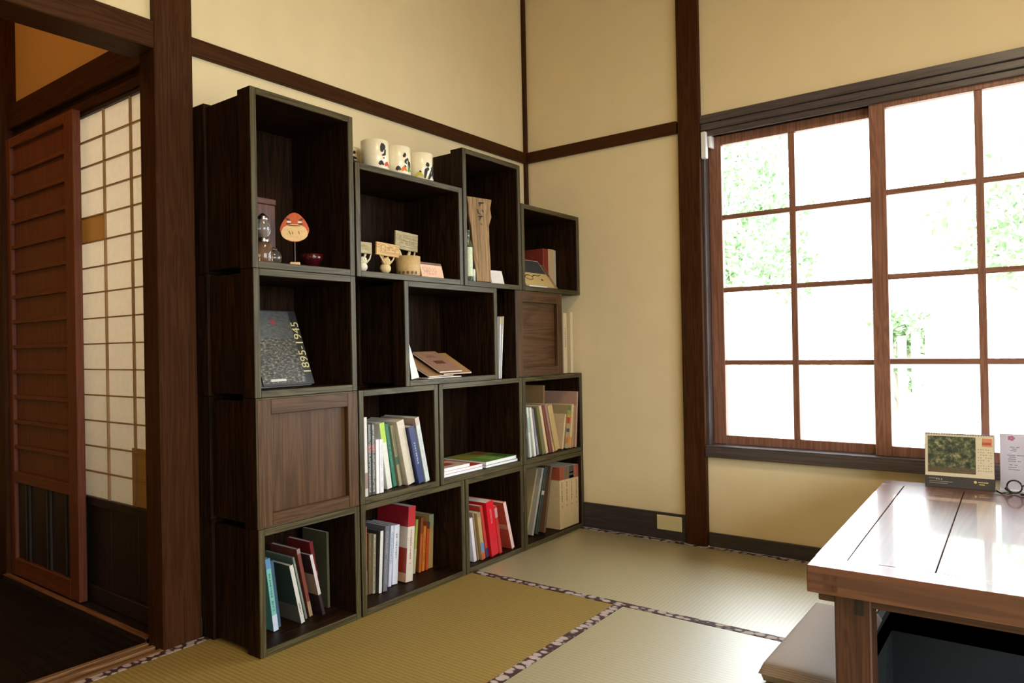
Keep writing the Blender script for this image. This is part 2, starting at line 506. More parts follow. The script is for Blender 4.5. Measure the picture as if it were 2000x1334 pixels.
mat_piece(2.92, 4.58, -4.60, -2.75, 'x', ['x0', 'x1'])
mat_piece(0.022, 4.58, -5.18, -4.60, 'y', ['y0', 'y1'])
# grooved threshold under the doorway
w = MB(); w.box(-0.11, 0.022, -3.85, -2.007, -0.03, -0.012)
for x0, x1 in ((-0.002, 0.022), (-0.048, -0.030), (-0.088, -0.070)): w.box(x0, x1, -3.85, -2.007, -0.012, 0.002)
struct(w.build('trim_15', wood('threshold_wood', (0.13, 0.06, 0.022), (0.30, 0.16, 0.07), 'y', rough=0.35, bump=0.1), bevel=0.001))
# corridor threshold under the sliding doors
w = MB(); w.box(-1.268, -0.090, YD - 0.07, YD + 0.05, -0.014, 0.004)
w.box(-1.268, -0.090, YD - 0.073, YD - 0.050, -0.014, 0.010)
struct(w.build('trim_16', dark_w('x'), bevel=0.001))
struct(B('trim_17', (-1.268, -0.090, YD - 0.074, YD - 0.052, 0.0105, 0.013), wood('sill_lit_orange', (0.17, 0.065, 0.025), (0.33, 0.14, 0.06), 'x', rough=0.35)))  # orange lip colours in the warm light along the sill edge

# ------------------------------------------------------------------ door_1: battened wooden sliding door ; door_2: paper screen
d1 = bpy.data.objects.new('door_1', None); COL.objects.link(d1); struct(d1); d1.location = (-1.264, YD - 0.030, 0.010)
DW = 0.637; DH = 1.808
fz = fusuma_w
B('stile', (0, 0.045, -0.014, 0.014, 0, DH), fz('z'), d1, bevel=0.002)
B('stile', (DW - 0.075, DW, -0.014, 0.014, 0, DH), fz('z'), d1, bevel=0.002)
B('top_rail', (0.045, DW - 0.075, -0.014, 0.014, DH - 0.04, DH), fz('x'), d1, bevel=0.002)
B('bottom_rail', (0.045, DW - 0.075, -0.014, 0.014, 0, 0.072), fz('x'), d1, bevel=0.002)
B('middle_rail', (0.045, DW - 0.075, -0.014, 0.014, 0.385, 0.428), fz('x'), d1, bevel=0.002)
B('upper_panel', (0.045, DW - 0.075, 0.000, 0.008, 0.428, DH - 0.04), fz('z'), d1)
B('lower_panel', (0.045, DW - 0.075, 0.000, 0.008, 0.072, 0.385), dark_w('z'), d1)
for k in range(12):
    z = 0.428 + (DH - 0.04 - 0.428) * (k + 1) / 13.0
    B('batten', (0.045, DW - 0.075, -0.012, 0.000, z - 0.008, z + 0.008), fz('x'), d1, bevel=0.0015)
for x in (0.13, 0.165, 0.33, 0.365, 0.50, 0.535):
    B('lower_batten', (x, x + 0.012, -0.008, 0.0, 0.072, 0.385), dark_w('z'), d1, bevel=0.001)

d2 = bpy.data.objects.new('door_2', None); COL.objects.link(d2); struct(d2); d2.location = (-0.745, YD + 0.010, 0.006)
X0, X1 = 0.0, 0.668
B('stile', (X0, X0 + 0.055, -0.014, 0.014, 0, 1.812), dark_w('z'), d2, bevel=0.002)
B('stile', (X1 - 0.02, X1, -0.014, 0.014, 0, 1.812), dark_w('z'), d2, bevel=0.002)
B('bottom_rail', (X0 + 0.055, X1 - 0.02, -0.014, 0.014, 0, 0.06), dark_w('x'), d2, bevel=0.002)
B('middle_rail', (X0 + 0.055, X1 - 0.02, -0.014, 0.014, 0.355, 0.385), dark_w('x'), d2, bevel=0.002)
B('top_rail', (X0 + 0.055, X1 - 0.02, -0.014, 0.014, 1.795, 1.812), dark_w('x'), d2, bevel=0.002)
for k in range(3):
    a = X0 + 0.055 + k * 0.1975
    B('lower_board', (a + 0.001, a + 0.1965, 0.0, 0.010, 0.06, 0.355), dark_w('z'), d2, bevel=0.001)
xs = [X0 + 0.055, X0 + 0.255, X0 + 0.452, X1 - 0.02]
nz = 15; zb, zt = 0.385, 1.795
for k in range(1, nz):
    z = zb + (zt - zb) * k / nz
    B('kumiko', (xs[0], xs[3], -0.009, -0.001, z - 0.0024, z + 0.0024), kumiko_w('x'), d2)
for x in xs[1:3]:
    B('kumiko', (x - 0.0022, x + 0.0022, -0.010, -0.001, zb, zt), kumiko_w('z'), d2)
for k in range(nz):
    za = zb + (zt - zb) * k / nz; zc = zb + (zt - zb) * (k + 1) / nz
    for j in range(3):
        patched = (k == nz - 5 and j == 0)
        yy = 0.0
        o = MB().box(xs[j], xs[j + 1], -0.0006, 0.0, za, zc).build('paper_pane', M_PATCH if patched else M_PAPER, d2)
        if patched: o['label'] = 'brown paper patch'
o = B('paper_patch', (xs[2] - 0.035, xs[3], -0.0020, -0.0008, zb, zb + 0.20), M_PATCH, d2); o['label'] = 'tan paper patch'

# ------------------------------------------------------------------ crates
DX = 0.325
def crate(label, y0, y1, z0, z1, depth=DX, back_to_room=False, x0=0.004):
    """open wooden box with thicker rims at its front and back"""
    wy, h = y1 - y0 - 0.0016, z1 - z0 - 0.0012
    t = thing('wooden_crate', label, 'crate', (x0, y0 + 0.0008, z0 + 0.0006), group='stacked wooden crates')
    D = depth - x0
    th = 0.021; ins = 0.010; rim = 0.062
    # panels, set back a little from the rims
    B('side_panel', (0.002, D - 0.002, ins, th, ins, h - ins), crate_w('z'), t, bevel=0.001)
    B('side_panel', (0.002, D - 0.002, wy - th, wy - ins, ins, h - ins), crate_w('z'), t, bevel=0.001)
    B('top_panel', (0.002, D - 0.002, th, wy - th, h - th, h - ins), crate_w('y'), t)
    B('bottom_panel', (0.002, D - 0.002, th, wy - th, ins, th), crate_w('y'), t)
    for nm, a, b2 in (('front_rim', D - rim, D), ('back_rim', 0.0, rim + 0.012)):
        MBs = MB()
        MBs.box(a, b2, 0, ins + 0.0002, 0, h); MBs.box(a, b2, wy - ins - 0.0002, wy, 0, h)
        MBs.box(a, b2, ins, wy - ins, h - ins - 0.0002, h); MBs.box(a, b2, ins, wy - ins, 0, ins + 0.0002)
        MBs.build(nm, crate_w('z'), t, bevel=0.0012)
    # thin front edge strips that carry the painted olive reflection
    def strip(nm, dims, ax): B(nm, dims, rim_sheen_w(ax), t, bevel=0.0012)
    strip('front_edge_strip', (D, D + 0.004, 0, th, 0, h), 'z'); strip('front_edge_strip', (D, D + 0.004, wy - th, wy, 0, h), 'z')
    strip('front_edge_strip', (D, D + 0.004, th, wy - th, 0, th), 'y'); strip('front_edge_strip', (D, D + 0.004, th, wy - th, h - th, h), 'y')
    if back_to_room:
        s = 0.030
        g = 'z' if wy > h * 0.99 else 'y'
        B('closed_panel', (D - 0.022, D - 0.012, th, wy - th, th, h - th), door_panel_w(g), t)
        B('panel_stile', (D - 0.010, D + 0.006, th * 0.2, th + s, 0.004, h - 0.004), door_panel_w('z'), t, bevel=0.0015)
        B('panel_stile', (D - 0.010, D + 0.006, wy - th - s * .8, wy - th * 0.2, 0.004, h - 0.004), door_panel_w('z'), t, bevel=0.0015)
        B('panel_rail', (D - 0.010, D + 0.006, th + s, wy - th - s * .8, h - 0.050, h - 0.004), door_panel_w('y'), t, bevel=0.0015)
        B('panel_rail', (D - 0.010, D + 0.006, th + s, wy - th - s * .8, 0.004, 0.042), door_panel_w('y'), t, bevel=0.0015)
    else:
        B('back_panel', (0.006, 0.014, th, wy - th, th, h - th), crate_w('z'), t)
    return t
Z1, Z2, Z3 = 0.383, 0.776, 1.167
crate('tall open crate at the top of the left column, holding a daruma fan', -1.881, -1.482, Z3, 1.712)
crate('square open crate holding the black picture book marked 1895', -1.879, -1.482, Z2, Z3)
crate('crate turned with its framed closed panel to the room, left column', -1.878, -1.482, Z1, Z2, back_to_room=True)
crate('bottom left open crate with the teal and dark green books', -1.876, -1.482, 0.0, Z1)
crate('wide open crate under the white mugs, holding rabbit figurines', -1.476, -0.912, Z3, 1.562)
crate('wide open crate in the middle, holding kraft notebooks', -1.250, -0.694, Z2, Z3)
crate('open crate with the black-and-white striped books and navy book', -1.478, -1.077, Z1, Z2)
crate('wide open crate with books lying flat in two stacks', -1.072, -0.522, Z1, Z2)
crate('wide open bottom crate with the big red-topped album', -1.477, -0.930, 0.0, Z1)
crate('bottom open crate holding the leaning bright red books', -0.927, -0.526, 0.0, Z1)
crate('tall open crate at the top holding the carved driftwood plank', -0.906, -0.508, Z3, 1.730)
crate('top right open crate holding a red book and spectacles picture', -0.504, -0.008, 1.1672, 1.562)
crate('small crate with its closed panel to the room, under the top right crate', -0.561, -0.180, Z2, 1.1668, back_to_room=True)
crate('right open crate with slanting books and the large kraft folder', -0.519, -0.006, Z1, Z2)
crate('bottom right open crate with four cream volumes in a row', -0.522, -0.006, 0.0, Z1)

# dark boards added so the two gaps between crates look deeply shaded
for y0, y1, lab in ((-1.478, -1.254, 'added dark board standing for shade in the empty gap left of the middle crate'),
                    (-0.690, -0.565, 'added dark board standing for shade in the narrow gap holding white leaflets')):
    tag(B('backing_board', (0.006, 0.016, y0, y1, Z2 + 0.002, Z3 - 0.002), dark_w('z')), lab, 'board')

# ------------------------------------------------------------------ books
M_PAGES = plain('book_pages', (0.72, 0.66, 0.54), rough=0.8, var=0.06, scale=120)
def cover_m(c, rough=0.4):
    key = 'cover_%02x%02x%02x' % tuple(int(min(1, x) * 255) for x in c)
    return plain(key, c, rough=rough, var=0.05, scale=12, spec=0.5)
def marks(w, h, seed, cols=1, fill=0.6, cell=0.006):
    """little printed strokes in the y-z plane, local x = 0; returns MB"""
    rr = random.Random(seed); mb = MB()
    n = max(1, int(h / cell)); cw = w / cols
    for c in range(cols):
        for i in range(n):
            if rr.random() > fill + 0.25: continue
            y = c * cw; z = h - (i + 1) * cell
            for s in range(3):
                if rr.random() < fill:
                    z2 = z + cell * (0.12 + 0.27 * s)
                    mb.quad([(0, y + cw * rr.uniform(0.08, 0.3), z2), (0, y + cw * rr.uniform(0.65, 0.92), z2),
                             (0, y + cw * 0.85, z2 + cell * 0.14), (0, y + cw * 0.15, z2 + cell * 0.14)])
            yy = y + cw * rr.uniform(0.3, 0.6)
            mb.quad([(0, yy, z + cell * 0.08), (0, yy + cw * 0.14, z + cell * 0.08), (0, yy + cw * 0.14, z + cell * 0.85), (0, yy, z + cell * 0.85)])
    if not mb.v: mb.quad([(0, 0, 0), (0, w * .5, 0), (0, w * .5, cell), (0, 0, cell)])
    return mb
BOOKN = [0]
def emblem_dot(t, y, z):
    MB().quad([(0.0005, y + 0.003 * math.cos(k * math.pi / 4), z + 0.003 * math.sin(k * math.pi / 4)) for k in range(8)]).build('spine_emblem', plain('emblem_ink', (0.04, 0.02, 0.015)), t)
def book(x, y, z, h, th, lean, color, label, group, w=None, bands=(), title=None, face=(), slim=False, rough=0.4):
    """upright book, spine to the room; bands: (z0,z1,color) fractions on spine; title: (z0,z1,color,cols)
    face: (z0,z1,color) bands seen on the cover board"""
    if w is None: w = min(0.215, h * 0.72)
    w = min(w, x - 0.075)
    a = R(lean)
    y0 = 0.0 if lean <= 0 else -th
    yp = y if lean <= 0 else y + th / math.cos(a)
    t = thing('book', label, 'book', (x, yp, z + 0.0004), group=group, rot=(-a, 0, 0))
    c = 0.0012 if slim else 0.0020
    cv = MB()
    cv.box(-w, 0, y0, y0 + c, 0, h); cv.box(-w, 0, y0 + th - c, y0 + th, 0, h); cv.box(-c, 0, y0 + c, y0 + th - c, 0, h)
    cv.build('cover', cover_m(color, rough), t, bevel=0.0004)
    ov = 0.0003 if slim else 0.002
    B('page_block', (-w + ov, -c, y0 + c, y0 + th - c, ov, h - ov), M_PAGES, t)
    for (b0, b1, bc) in bands:
        B('spine_band', (-0.0002, 0.0003, y0, y0 + th, b0 * h, b1 * h), cover_m(bc, rough), t)
    for (b0, b1, bc) in face:
        B('cover_print', (-w, 0.0002, y0 - 0.0003, y0, b0 * h, b1 * h), cover_m(bc, rough), t)
    if title:
        BOOKN[0] += 1
        mw = min(th * 0.62, 0.012); hh = (title[1] - title[0]) * h
        cols = title[3] if len(title) > 3 else 1
        mk = marks(mw, hh, BOOKN[0] * 13 + 5, cols, 0.7, cell=max(0.005, mw * 0.8 / cols))
        mk.build('spine_title', plain('ink_%02x%02x%02x' % tuple(int(q * 255) for q in title[2]), title[2], var=0.02), t,
                 loc=(0.0005, y0 + (th - mw) / 2, title[0] * h))
    return t
BK = (0.015, 0.013, 0.012); WH = (0.72, 0.70, 0.66); CRM = (0.60, 0.47, 0.27)
zb1, zb2, zb3, zb4 = 0.0226, 0.405, 0.798, 1.189
gD = 'books in the bottom left crate'
book(0.230, -1.760, zb1, 0.237, 0.018, -6.8, (0.16, 0.42, 0.36), 'teal paperback with pale blue top, leftmost in the bottom left crate', gD, bands=((0.86, 1, (0.10, 0.22, 0.40)), (0, 0.22, (0.50, 0.56, 0.66))), title=(0.25, 0.8, (0.05, 0.12, 0.12)))
book(0.213, -1.733, zb1, 0.222, 0.013, -6.6, (0.045, 0.085, 0.14), 'dark blue book just right of the teal paperback', gD)
book(0.247, -1.667, zb1, 0.203, 0.014, -12.3, (0.05, 0.075, 0.06), 'dark green book with a white spine, leaning in the bottom left crate', gD, bands=((0, 1, (0.55, 0.52, 0.46)),), face=((0.0, 0.30, (0.16, 0.15, 0.12)),), title=(0.1, 0.35, BK))
book(0.228, -1.636, zb1, 0.221, 0.008, -12.6, (0.16, 0.20, 0.15), 'thin grey-green patterned book behind the white-spined dark green one', gD, title=(0.2, 0.9, (0.45, 0.5, 0.42)))
book(0.221, -1.614, zb1, 0.241, 0.013, -11.6, (0.20, 0.05, 0.035), 'tall maroon book with a tan foot, bottom left crate', gD, bands=((0, 0.22, (0.32, 0.22, 0.12)), (0.93, 1, (0.3, 0.2, 0.2))))
book(0.247, -1.580, zb1, 0.219, 0.011, -13.1, (0.035, 0.022, 0.025), 'black book with white upper spine and peach cover picture', gD, bands=((0.34, 1, (0.60, 0.52, 0.54)),), face=((0.34, 0.68, (0.36, 0.26, 0.19)),))
book(0.200, -1.556, zb1, 0.245, 0.014, -9.0, (0.22, 0.02, 0.025), 'dark crimson book half hidden near the right of the bottom left crate', gD, bands=((0.5, 0.56, (0.4, 0.18, 0.05)),))
book(0.207, -1.526, zb1, 0.262, 0.010, -0.3, (0.085, 0.08, 0.045), 'tall thin olive album, rightmost and upright in the bottom left crate', gD, slim=True, w=0.19)

gJ = 'books in the wide bottom crate'
book(0.221, -1.368, zb1, 0.249, 0.009, 0.9, (0.35, 0.09, 0.06), 'thin faded red book, leftmost in the wide bottom crate', gJ, bands=((0, .35, (0.35, 0.28, 0.18)),))
book(0.224, -1.355, zb1, 0.220, 0.013, 1.6, (0.14, 0.085, 0.03), 'golden brown book second from the left in the wide bottom crate', gJ, title=(0.4, 0.9, (0.3, 0.2, 0.08)))
book(0.231, -1.340, zb1, 0.214, 0.011, 2.5, (0.42, 0.38, 0.27), 'cream spine with blocky brown pattern, wide bottom crate', gJ, title=(0.05, 0.95, (0.14, 0.09, 0.04), 1))
book(0.247, -1.327, zb1, 0.225, 0.014, 3.6, (0.04, 0.035, 0.03), 'black book with a white edge to its spine, wide bottom crate', gJ, bands=((0.0, 1, (0.62, 0.6, 0.56)),))
book(0.249, -1.308, zb1, 0.238, 0.021, 4.5, (0.13, 0.13, 0.15), 'dark grey-violet picture spine between white books, wide bottom crate', gJ, title=(0.1, 0.92, (0.42, 0.42, 0.46), 2))
book(0.225, -1.258, zb1, 0.226, 0.015, 4.9, (0.52, 0.55, 0.66), 'pale blue-white slim book left of the white titled one', gJ, title=(0.35, 0.9, (0.16, 0.2, 0.34)))
book(0.222, -1.236, zb1, 0.222, 0.028, 4.7, (0.62, 0.63, 0.70), 'white book with large dark spine title, beside the red-topped album', gJ, title=(0.40, 0.86, (0.10, 0.12, 0.2)))
book(0.247, -1.190, zb1, 0.285, 0.038, 4.9, (0.58, 0.50, 0.42), 'large album with red top and painted white spine, wide bottom crate', gJ, w=0.17, bands=((0.73, 1, (0.42, 0.012, 0.018)),), face=((0.73, 1, (0.30, 0.01, 0.02)), (0.12, 0.45, (0.30, 0.03, 0.02)), (0.0, 0.12, (0.5, 0.3, 0.16))), title=(0.2, 0.7, (0.35, 0.12, 0.1)))
book(0.191, -1.093, zb1, 0.211, 0.012, 6.6, (0.30, 0.34, 0.06), 'yellow-green slim book right of the red-topped album', gJ, bands=((0, 0.45, (0.45, 0.42, 0.2)),))
book(0.200, -1.070, zb1, 0.216, 0.013, 5.6, (0.20, 0.05, 0.012), 'dark rust orange book in the wide bottom crate', gJ, bands=((0, 0.7, (0.42, 0.10, 0.015)),))
book(0.199, -1.050, zb1, 0.178, 0.014, 5.2, (0.55, 0.16, 0.02), 'bright orange book in the wide bottom crate', gJ, title=(0.2, 0.8, (0.3, 0.06, 0.01)))
book(0.201, -1.030, zb1, 0.190, 0.014, 4.6, (0.48, 0.075, 0.012), 'red-orange book right of the bright orange one', gJ, bands=((.86, 1, (0.06, 0.04, 0.03)),))
book(0.196, -1.010, zb1, 0.215, 0.026, 3.0, (0.38, 0.25, 0.09), 'thick ochre book, rightmost in the wide bottom crate', gJ, bands=((0.8, 1, (0.25, 0.28, 0.16)),))

gK = 'books in the bottom crate with red books'
book(0.298, -0.882, zb1, 0.189, 0.009, 0.0, (0.70, 0.68, 0.68), 'upright thin white book, leftmost beside the red books', gK, slim=True)
book(0.294, -0.838, zb1, 0.186, 0.018, -7.6, (0.64, 0.60, 0.66), 'white-lilac book leaning beside the thin white one', gK)
book(0.292, -0.811, zb1, 0.205, 0.009, -8.6, (0.30, 0.20, 0.10), 'thin tan-brown book leaning in the bottom crate with red books', gK)
book(0.304, -0.797, zb1, 0.203, 0.022, -8.6, (0.42, 0.30, 0.13), 'tan book with blue and red foot to its spine', gK, bands=((0, 0.15, (0.45, 0.10, 0.05)), (0.15, 0.36, (0.14, 0.22, 0.34)), (0.9, 1, (0.3, 0.2, 0.1))))
book(0.299, -0.762, zb1, 0.228, 0.017, -10.0, (0.45, 0.04, 0.03), 'red and dark spine left of the thick bright red book', gK, bands=((0, 0.18, (0.03, 0.03, 0.09)),))
book(0.312, -0.740, zb1, 0.238, 0.048, -8.8, (0.58, 0.012, 0.025), 'thick glossy bright red book with pale spine title', gK, title=(0.58, 0.86, (0.72, 0.35, 0.34), 2), rough=0.2)
book(0.310, -0.684, zb1, 0.214, 0.018, -9.6, (0.50, 0.03, 0.03), 'slim red book right of the thick bright red one', gK, bands=((0.75, 0.95, (0.55, 0.25, 0.22)),), rough=0.25)
book(0.310, -0.596, zb1, 0.220, 0.019, -15.4, (0.48, 0.07, 0.04), 'vermilion book with pinkish-white spine, leaning most among the red books', gK, bands=((0, 1, (0.72, 0.50, 0.48)),), face=((0.42, 0.52, (0.55, 0.25, 0.16)),))
book(0.230, -0.640, zb1, 0.222, 0.012, -12.0, (0.30, 0.36, 0.50), 'pale-topped blue book set back between the red books', gK)

gH = 'books in the crate under the empty gap'
book(0.318, -1.446, zb2, 0.275, 0.013, 0.0, (0.60, 0.56, 0.52), 'tall white-spined book with brown side, first under the empty gap', gH, bands=((0.0, 0.1, (0.5, 0.46, 0.4)), (.1, .3, (0.25, 0.16, 0.13))), w=0.2)
book(0.314, -1.428, zb2, 0.251, 0.015, 0.4, (0.05, 0.05, 0.045), 'black spine with white characters and red band, left one of two', gH, bands=((0.60, 0.70, (0.22, 0.05, 0.035)),), title=(0.03, 0.98, (0.75, 0.75, 0.70), 2))
book(0.314, -1.410, zb2, 0.250, 0.015, 0.4, (0.05, 0.05, 0.045), 'black spine with white characters and red band, right one of two', gH, bands=((0.60, 0.70, (0.22, 0.05, 0.035)),), title=(0.03, 0.98, (0.75, 0.75, 0.70), 2))
book(0.314, -1.390, zb2, 0.191, 0.014, 0.3, (0.74, 0.70, 0.70), 'small plain white book beside the two black spines', gH)
book(0.314, -1.373, zb2, 0.190, 0.017, 0.3, (0.68, 0.67, 0.70), 'small white book with faint spine lettering, right of the plain white one', gH, title=(0.1, 0.9, (0.5, 0.5, 0.55)))
book(0.288, -1.313, zb2, 0.245, 0.024, -8.2, (0.62, 0.62, 0.52), 'leaning white book with yellow-green top, left of the dark green one', gH, bands=((0.70, 1, (0.36, 0.52, 0.04)),))
book(0.273, -1.268, zb2, 0.239, 0.017, -9.4, (0.02, 0.14, 0.08), 'dark green leaning book in the crate under the gap', gH, title=(0.3, 0.95, (0.10, 0.34, 0.22)))
book(0.279, -1.243, zb2, 0.232, 0.014, -10.4, (0.32, 0.28, 0.17), 'khaki book with green sprig pattern, leaning', gH, bands=((0.35, 0.48, (0.04, 0.14, 0.08)),), title=(0.5, 0.95, (0.05, 0.2, 0.12)))
book(0.298, -1.218, zb2, 0.247, 0.037, -12.6, (0.55, 0.48, 0.37), 'thick cream book leaning left of the navy one', gH)
book(0.312, -1.173, zb2, 0.223, 0.030, -13.6, (0.025, 0.035, 0.12), 'navy blue book with small silver lettering', gH, title=(0.3, 0.72, (0.45, 0.5, 0.6)))
book(0.312, -1.136, zb2, 0.254, 0.022, -12.5, (0.55, 0.58, 0.56), 'tall pale grey book, rightmost beside the navy one', gH, bands=((0.88, 1, (0.50, 0.38, 0.32)),), face=((0.85, 1.0, (0.42, 0.30, 0.22)),), title=(0.15, 0.8, (0.42, 0.45, 0.44)))

gO = 'books in the crate with the kraft folder'
book(0.312, -0.473, zb2, 0.200, 0.011, -1.5, (0.035, 0.035, 0.04), 'low black book, leftmost in the right crate', gO, title=(0.4, 0.7, (0.4, 0.4, 0.42)))
book(0.312, -0.447, zb2, 0.231, 0.014, -5.4, (0.58, 0.62, 0.58), 'thin white book with a green tint, second in the right crate', gO, bands=((0.5, 0.8, (0.34, 0.46, 0.38)),))
book(0.312, -0.413, zb2, 0.229, 0.016, -8.3, (0.66, 0.66, 0.60), 'thin plain white book, third in the right crate', gO)
book(0.300, -0.371, zb2, 0.222, 0.014, -10.5, (0.22, 0.20, 0.27), 'grey-violet book in the right crate', gO, bands=((0, 0.4, (0.3, 0.28, 0.34)),))
book(0.312, -0.344, zb2, 0.230, 0.018, -11.6, (0.14, 0.13, 0.05), 'olive green book in the right crate', gO)
book(0.312, -0.314, zb2, 0.235, 0.018, -13.2, (0.58, 0.46, 0.27), 'slim cream book right of the olive one', gO)
book(0.312, -0.284, zb2, 0.238, 0.014, -14.8, (0.20, 0.05, 0.04), 'maroon book between cream and mauve spines', gO)
book(0.312, -0.257, zb2, 0.237, 0.014, -15.6, (0.34, 0.19, 0.15), 'mauve-brown book left of the thick tan one', gO, bands=((0, 0.2, (0.5, 0.3, 0.14)),))
book(0.305, -0.224, zb2, 0.230, 0.040, -16.2, (0.50, 0.35, 0.15), 'thick tan book leaning in the middle of the right crate', gO)
book(0.302, -0.163, zb2, 0.173, 0.012, 11.5, (0.60, 0.44, 0.25), 'short cream book leaning right, in front of the kraft folder', gO, w=0.12)
book(0.306, -0.140, zb2, 0.212, 0.026, 9.5, (0.34, 0.27, 0.13), 'colourful fruit-patterned spine in the right crate', gO, bands=((0.88, 1, (0.08, 0.17, 0.05)), (0.76, 0.86, (0.25, 0.28, 0.05)), (0.58, 0.72, (0.42, 0.04, 0.02)), (0.72, 0.76, (0.55, 0.25, 0.03)), (0.38, 0.46, (0.05, 0.06, 0.10)), (0.12, 0.26, (0.50, 0.14, 0.02))))
book(0.312, -0.108, zb2, 0.218, 0.014, 8.6, (0.62, 0.44, 0.22), 'cream and orange slim book right of the fruit-patterned spine', gO, bands=((0, 0.25, (0.58, 0.24, 0.07)),))
book(0.312, -0.089, zb2, 0.210, 0.014, 7.4, (0.35, 0.22, 0.10), 'plain tan book second from the right crate wall', gO)
book(0.320, -0.068, zb2, 0.278, 0.012, 5.6, (0.42, 0.25, 0.17), 'tall pinkish-tan book against the right crate wall', gO)
t = thing('folder', 'large kraft folder standing behind the books of the right crate', 'folder', (0.200, -0.168, zb2 + 0.0012), rot=(R(-3.0), 0, 0))
B('cover', (-0.17, 0.0, -0.012, -0.010, 0, 0.312), plain('kraft', (0.34, 0.20, 0.075), rough=0.7, var=0.1), t)
B('cover', (-0.17, 0.0, -0.002, 0.0, 0, 0.312), plain('kraft', (0.34, 0.20, 0.075)), t)
B('spine', (-0.002, 0.0, -0.010, -0.002, 0, 0.312), plain('kraft', (0.34, 0.20, 0.075)), t)
o = B('label_sheet', (-0.14, -0.02, -0.0126, -0.0121, 0.03, 0.12), plain('label_yellow', (0.38, 0.30, 0.08)), t); o['label'] = 'yellow label sheet'

gP = 'books in the bottom right crate'
book(0.239, -0.392, zb1, 0.315, 0.010, 18.6, (0.36, 0.26, 0.12), 'tall tan book leaning right, leftmost in the bottom right crate', gP, w=0.16)
book(0.262, -0.378, zb1, 0.318, 0.015, 18.2, (0.34, 0.31, 0.24), 'grey-cream book leaning right beside the tan one', gP, w=0.16)
book(0.268, -0.355, zb1, 0.318, 0.022, 17.0, (0.03, 0.045, 0.035), 'black-green book leaning right with a small white emblem', gP, bands=((0.58, 0.64, (0.4, 0.4, 0.36)),), w=0.16)
book(0.279, -0.300, zb1, 0.315, 0.014, 13.2, (0.13, 0.065, 0.03), 'dark brown book leaning against the cream volumes', gP, w=0.16)
for i, (nm, cc) in enumerate((('first of four cream volumes with dotted titles, brick red top', (0.26, 0.06, 0.03)), ('second of the four cream volumes, brown top', (0.14, 0.09, 0.06)),
                              ('third of the four cream volumes, charcoal top', (0.045, 0.045, 0.04)), ('last of the four cream volumes by the wall, red and tan top', (0.30, 0.08, 0.05)))):
    vol = book(0.312, -0.208 + i * 0.0438, zb1, 0.300 - i * 0.002, 0.042, 0.6, (0.56, 0.42, 0.22), nm, gP, w=0.2,
         bands=((0.79, 1.0, cc),) + (((0.80, 0.84, (0.4, 0.38, 0.3)), (0.88, 0.9, (0.4, 0.38, 0.3))) if i == 2 else ()), face=(((0.79, 1.0, (0.30, 0.06, 0.03)),) if i == 0 else ()),
         title=(0.42, 0.76, (0.04, 0.025, 0.015)))
    emblem_dot(vol, -0.021, 0.108)
gQ = 'pale books against the back wall'
book(0.262, -0.160, 0.7765, 0.302, 0.016, 0.4, (0.50, 0.40, 0.30), 'pinkish pale book beside the closed crate, leftmost of the wall trio', gQ, slim=True)
book(0.290, -0.110, 0.7765, 0.300, 0.030, 0.2, (0.58, 0.47, 0.30), 'thick pale cream book in the middle of the wall trio', gQ, title=(0.4, 0.75, (0.10, 0.03, 0.02)), slim=True)
book(0.300, -0.062, 0.7765, 0.306, 0.022, 0.5, (0.62, 0.50, 0.31), 'pale cream book nearest the plaster wall', gQ, slim=True)
gW = 'white leaflets in the narrow gap'
book(0.310, -0.664, 0.7765, 0.268, 0.005, 3.0, (0.70, 0.70, 0.74), 'thin white leaflet leaning in the narrow gap, left one', gW, slim=True, bands=((0.88, 1, (0.5, 0.36, 0.12)),))
book(0.312, -0.655, 0.7765, 0.272, 0.005, 5.0, (0.72, 0.70, 0.70), 'white leaflet with an ochre top corner in the narrow gap', gW, slim=True, bands=((0.86, 1, (0.55, 0.40, 0.16)),))

# flat stacks in the wide crate (row two)
def flat_book(x0, x1, y0, y1, z0, th, color, label, group, rz=0, patches=()):
    cx, cy = (x0 + x1) / 2, (y0 + y1) / 2
    t = thing('book', label, 'book', (cx, cy, z0), rz, group)
    a, b2 = (x1 - x0) / 2, (y1 - y0) / 2
    cv = MB(); cv.box(-a, a, -b2, b2, 0, 0.001); cv.box(-a, a, -b2, b2, th - 0.001, th); cv.box(-a, -a + 0.001, -b2, b2, 0.001, th - 0.001)
    cv.build('cover', cover_m(color), t)
    B('page_block', (-a + 0.001, a - 0.0008, -b2 + 0.001, b2 - 0.001, 0.001, th - 0.001), plain('white_pages', (0.78, 0.77, 0.78), rough=0.7, var=0.04, scale=200), t)
    for (p0, p1, q0, q1, c) in patches:
        B('cover_print', (-a + 2 * a * p0, -a + 2 * a * p1, -b2 + 2 * b2 * q0, -b2 + 2 * b2 * q1, th, th + 0.0003), cover_m(c), t)
    return t
gI = 'books lying flat in the wide crate'
flat_book(0.085, 0.312, -1.035, -0.792, zb2 + 0.0005, 0.011, (0.55, 0.53, 0.5), 'white magazine at the bottom of the left flat stack', gI)
flat_book(0.090, 0.314, -1.036, -0.796, zb2 + 0.012, 0.012, (0.50, 0.06, 0.03), 'red-covered magazine in the left flat stack', gI, patches=((0.1, 0.5, 0.1, 0.6, (0.12, 0.16, 0.06)),))
flat_book(0.190, 0.316, -1.036, -0.880, zb2 + 0.0245, 0.013, (0.62, 0.45, 0.32), 'small booklet with pink cover on top of the left flat stack', gI, patches=((0.3, 0.7, 0.2, 0.7, (0.35, 0.05, 0.04)),))
flat_book(0.080, 0.314, -0.772, -0.546, zb2 + 0.0005, 0.010, (0.45, 0.46, 0.42), 'white magazine at the bottom of the right flat stack', gI)
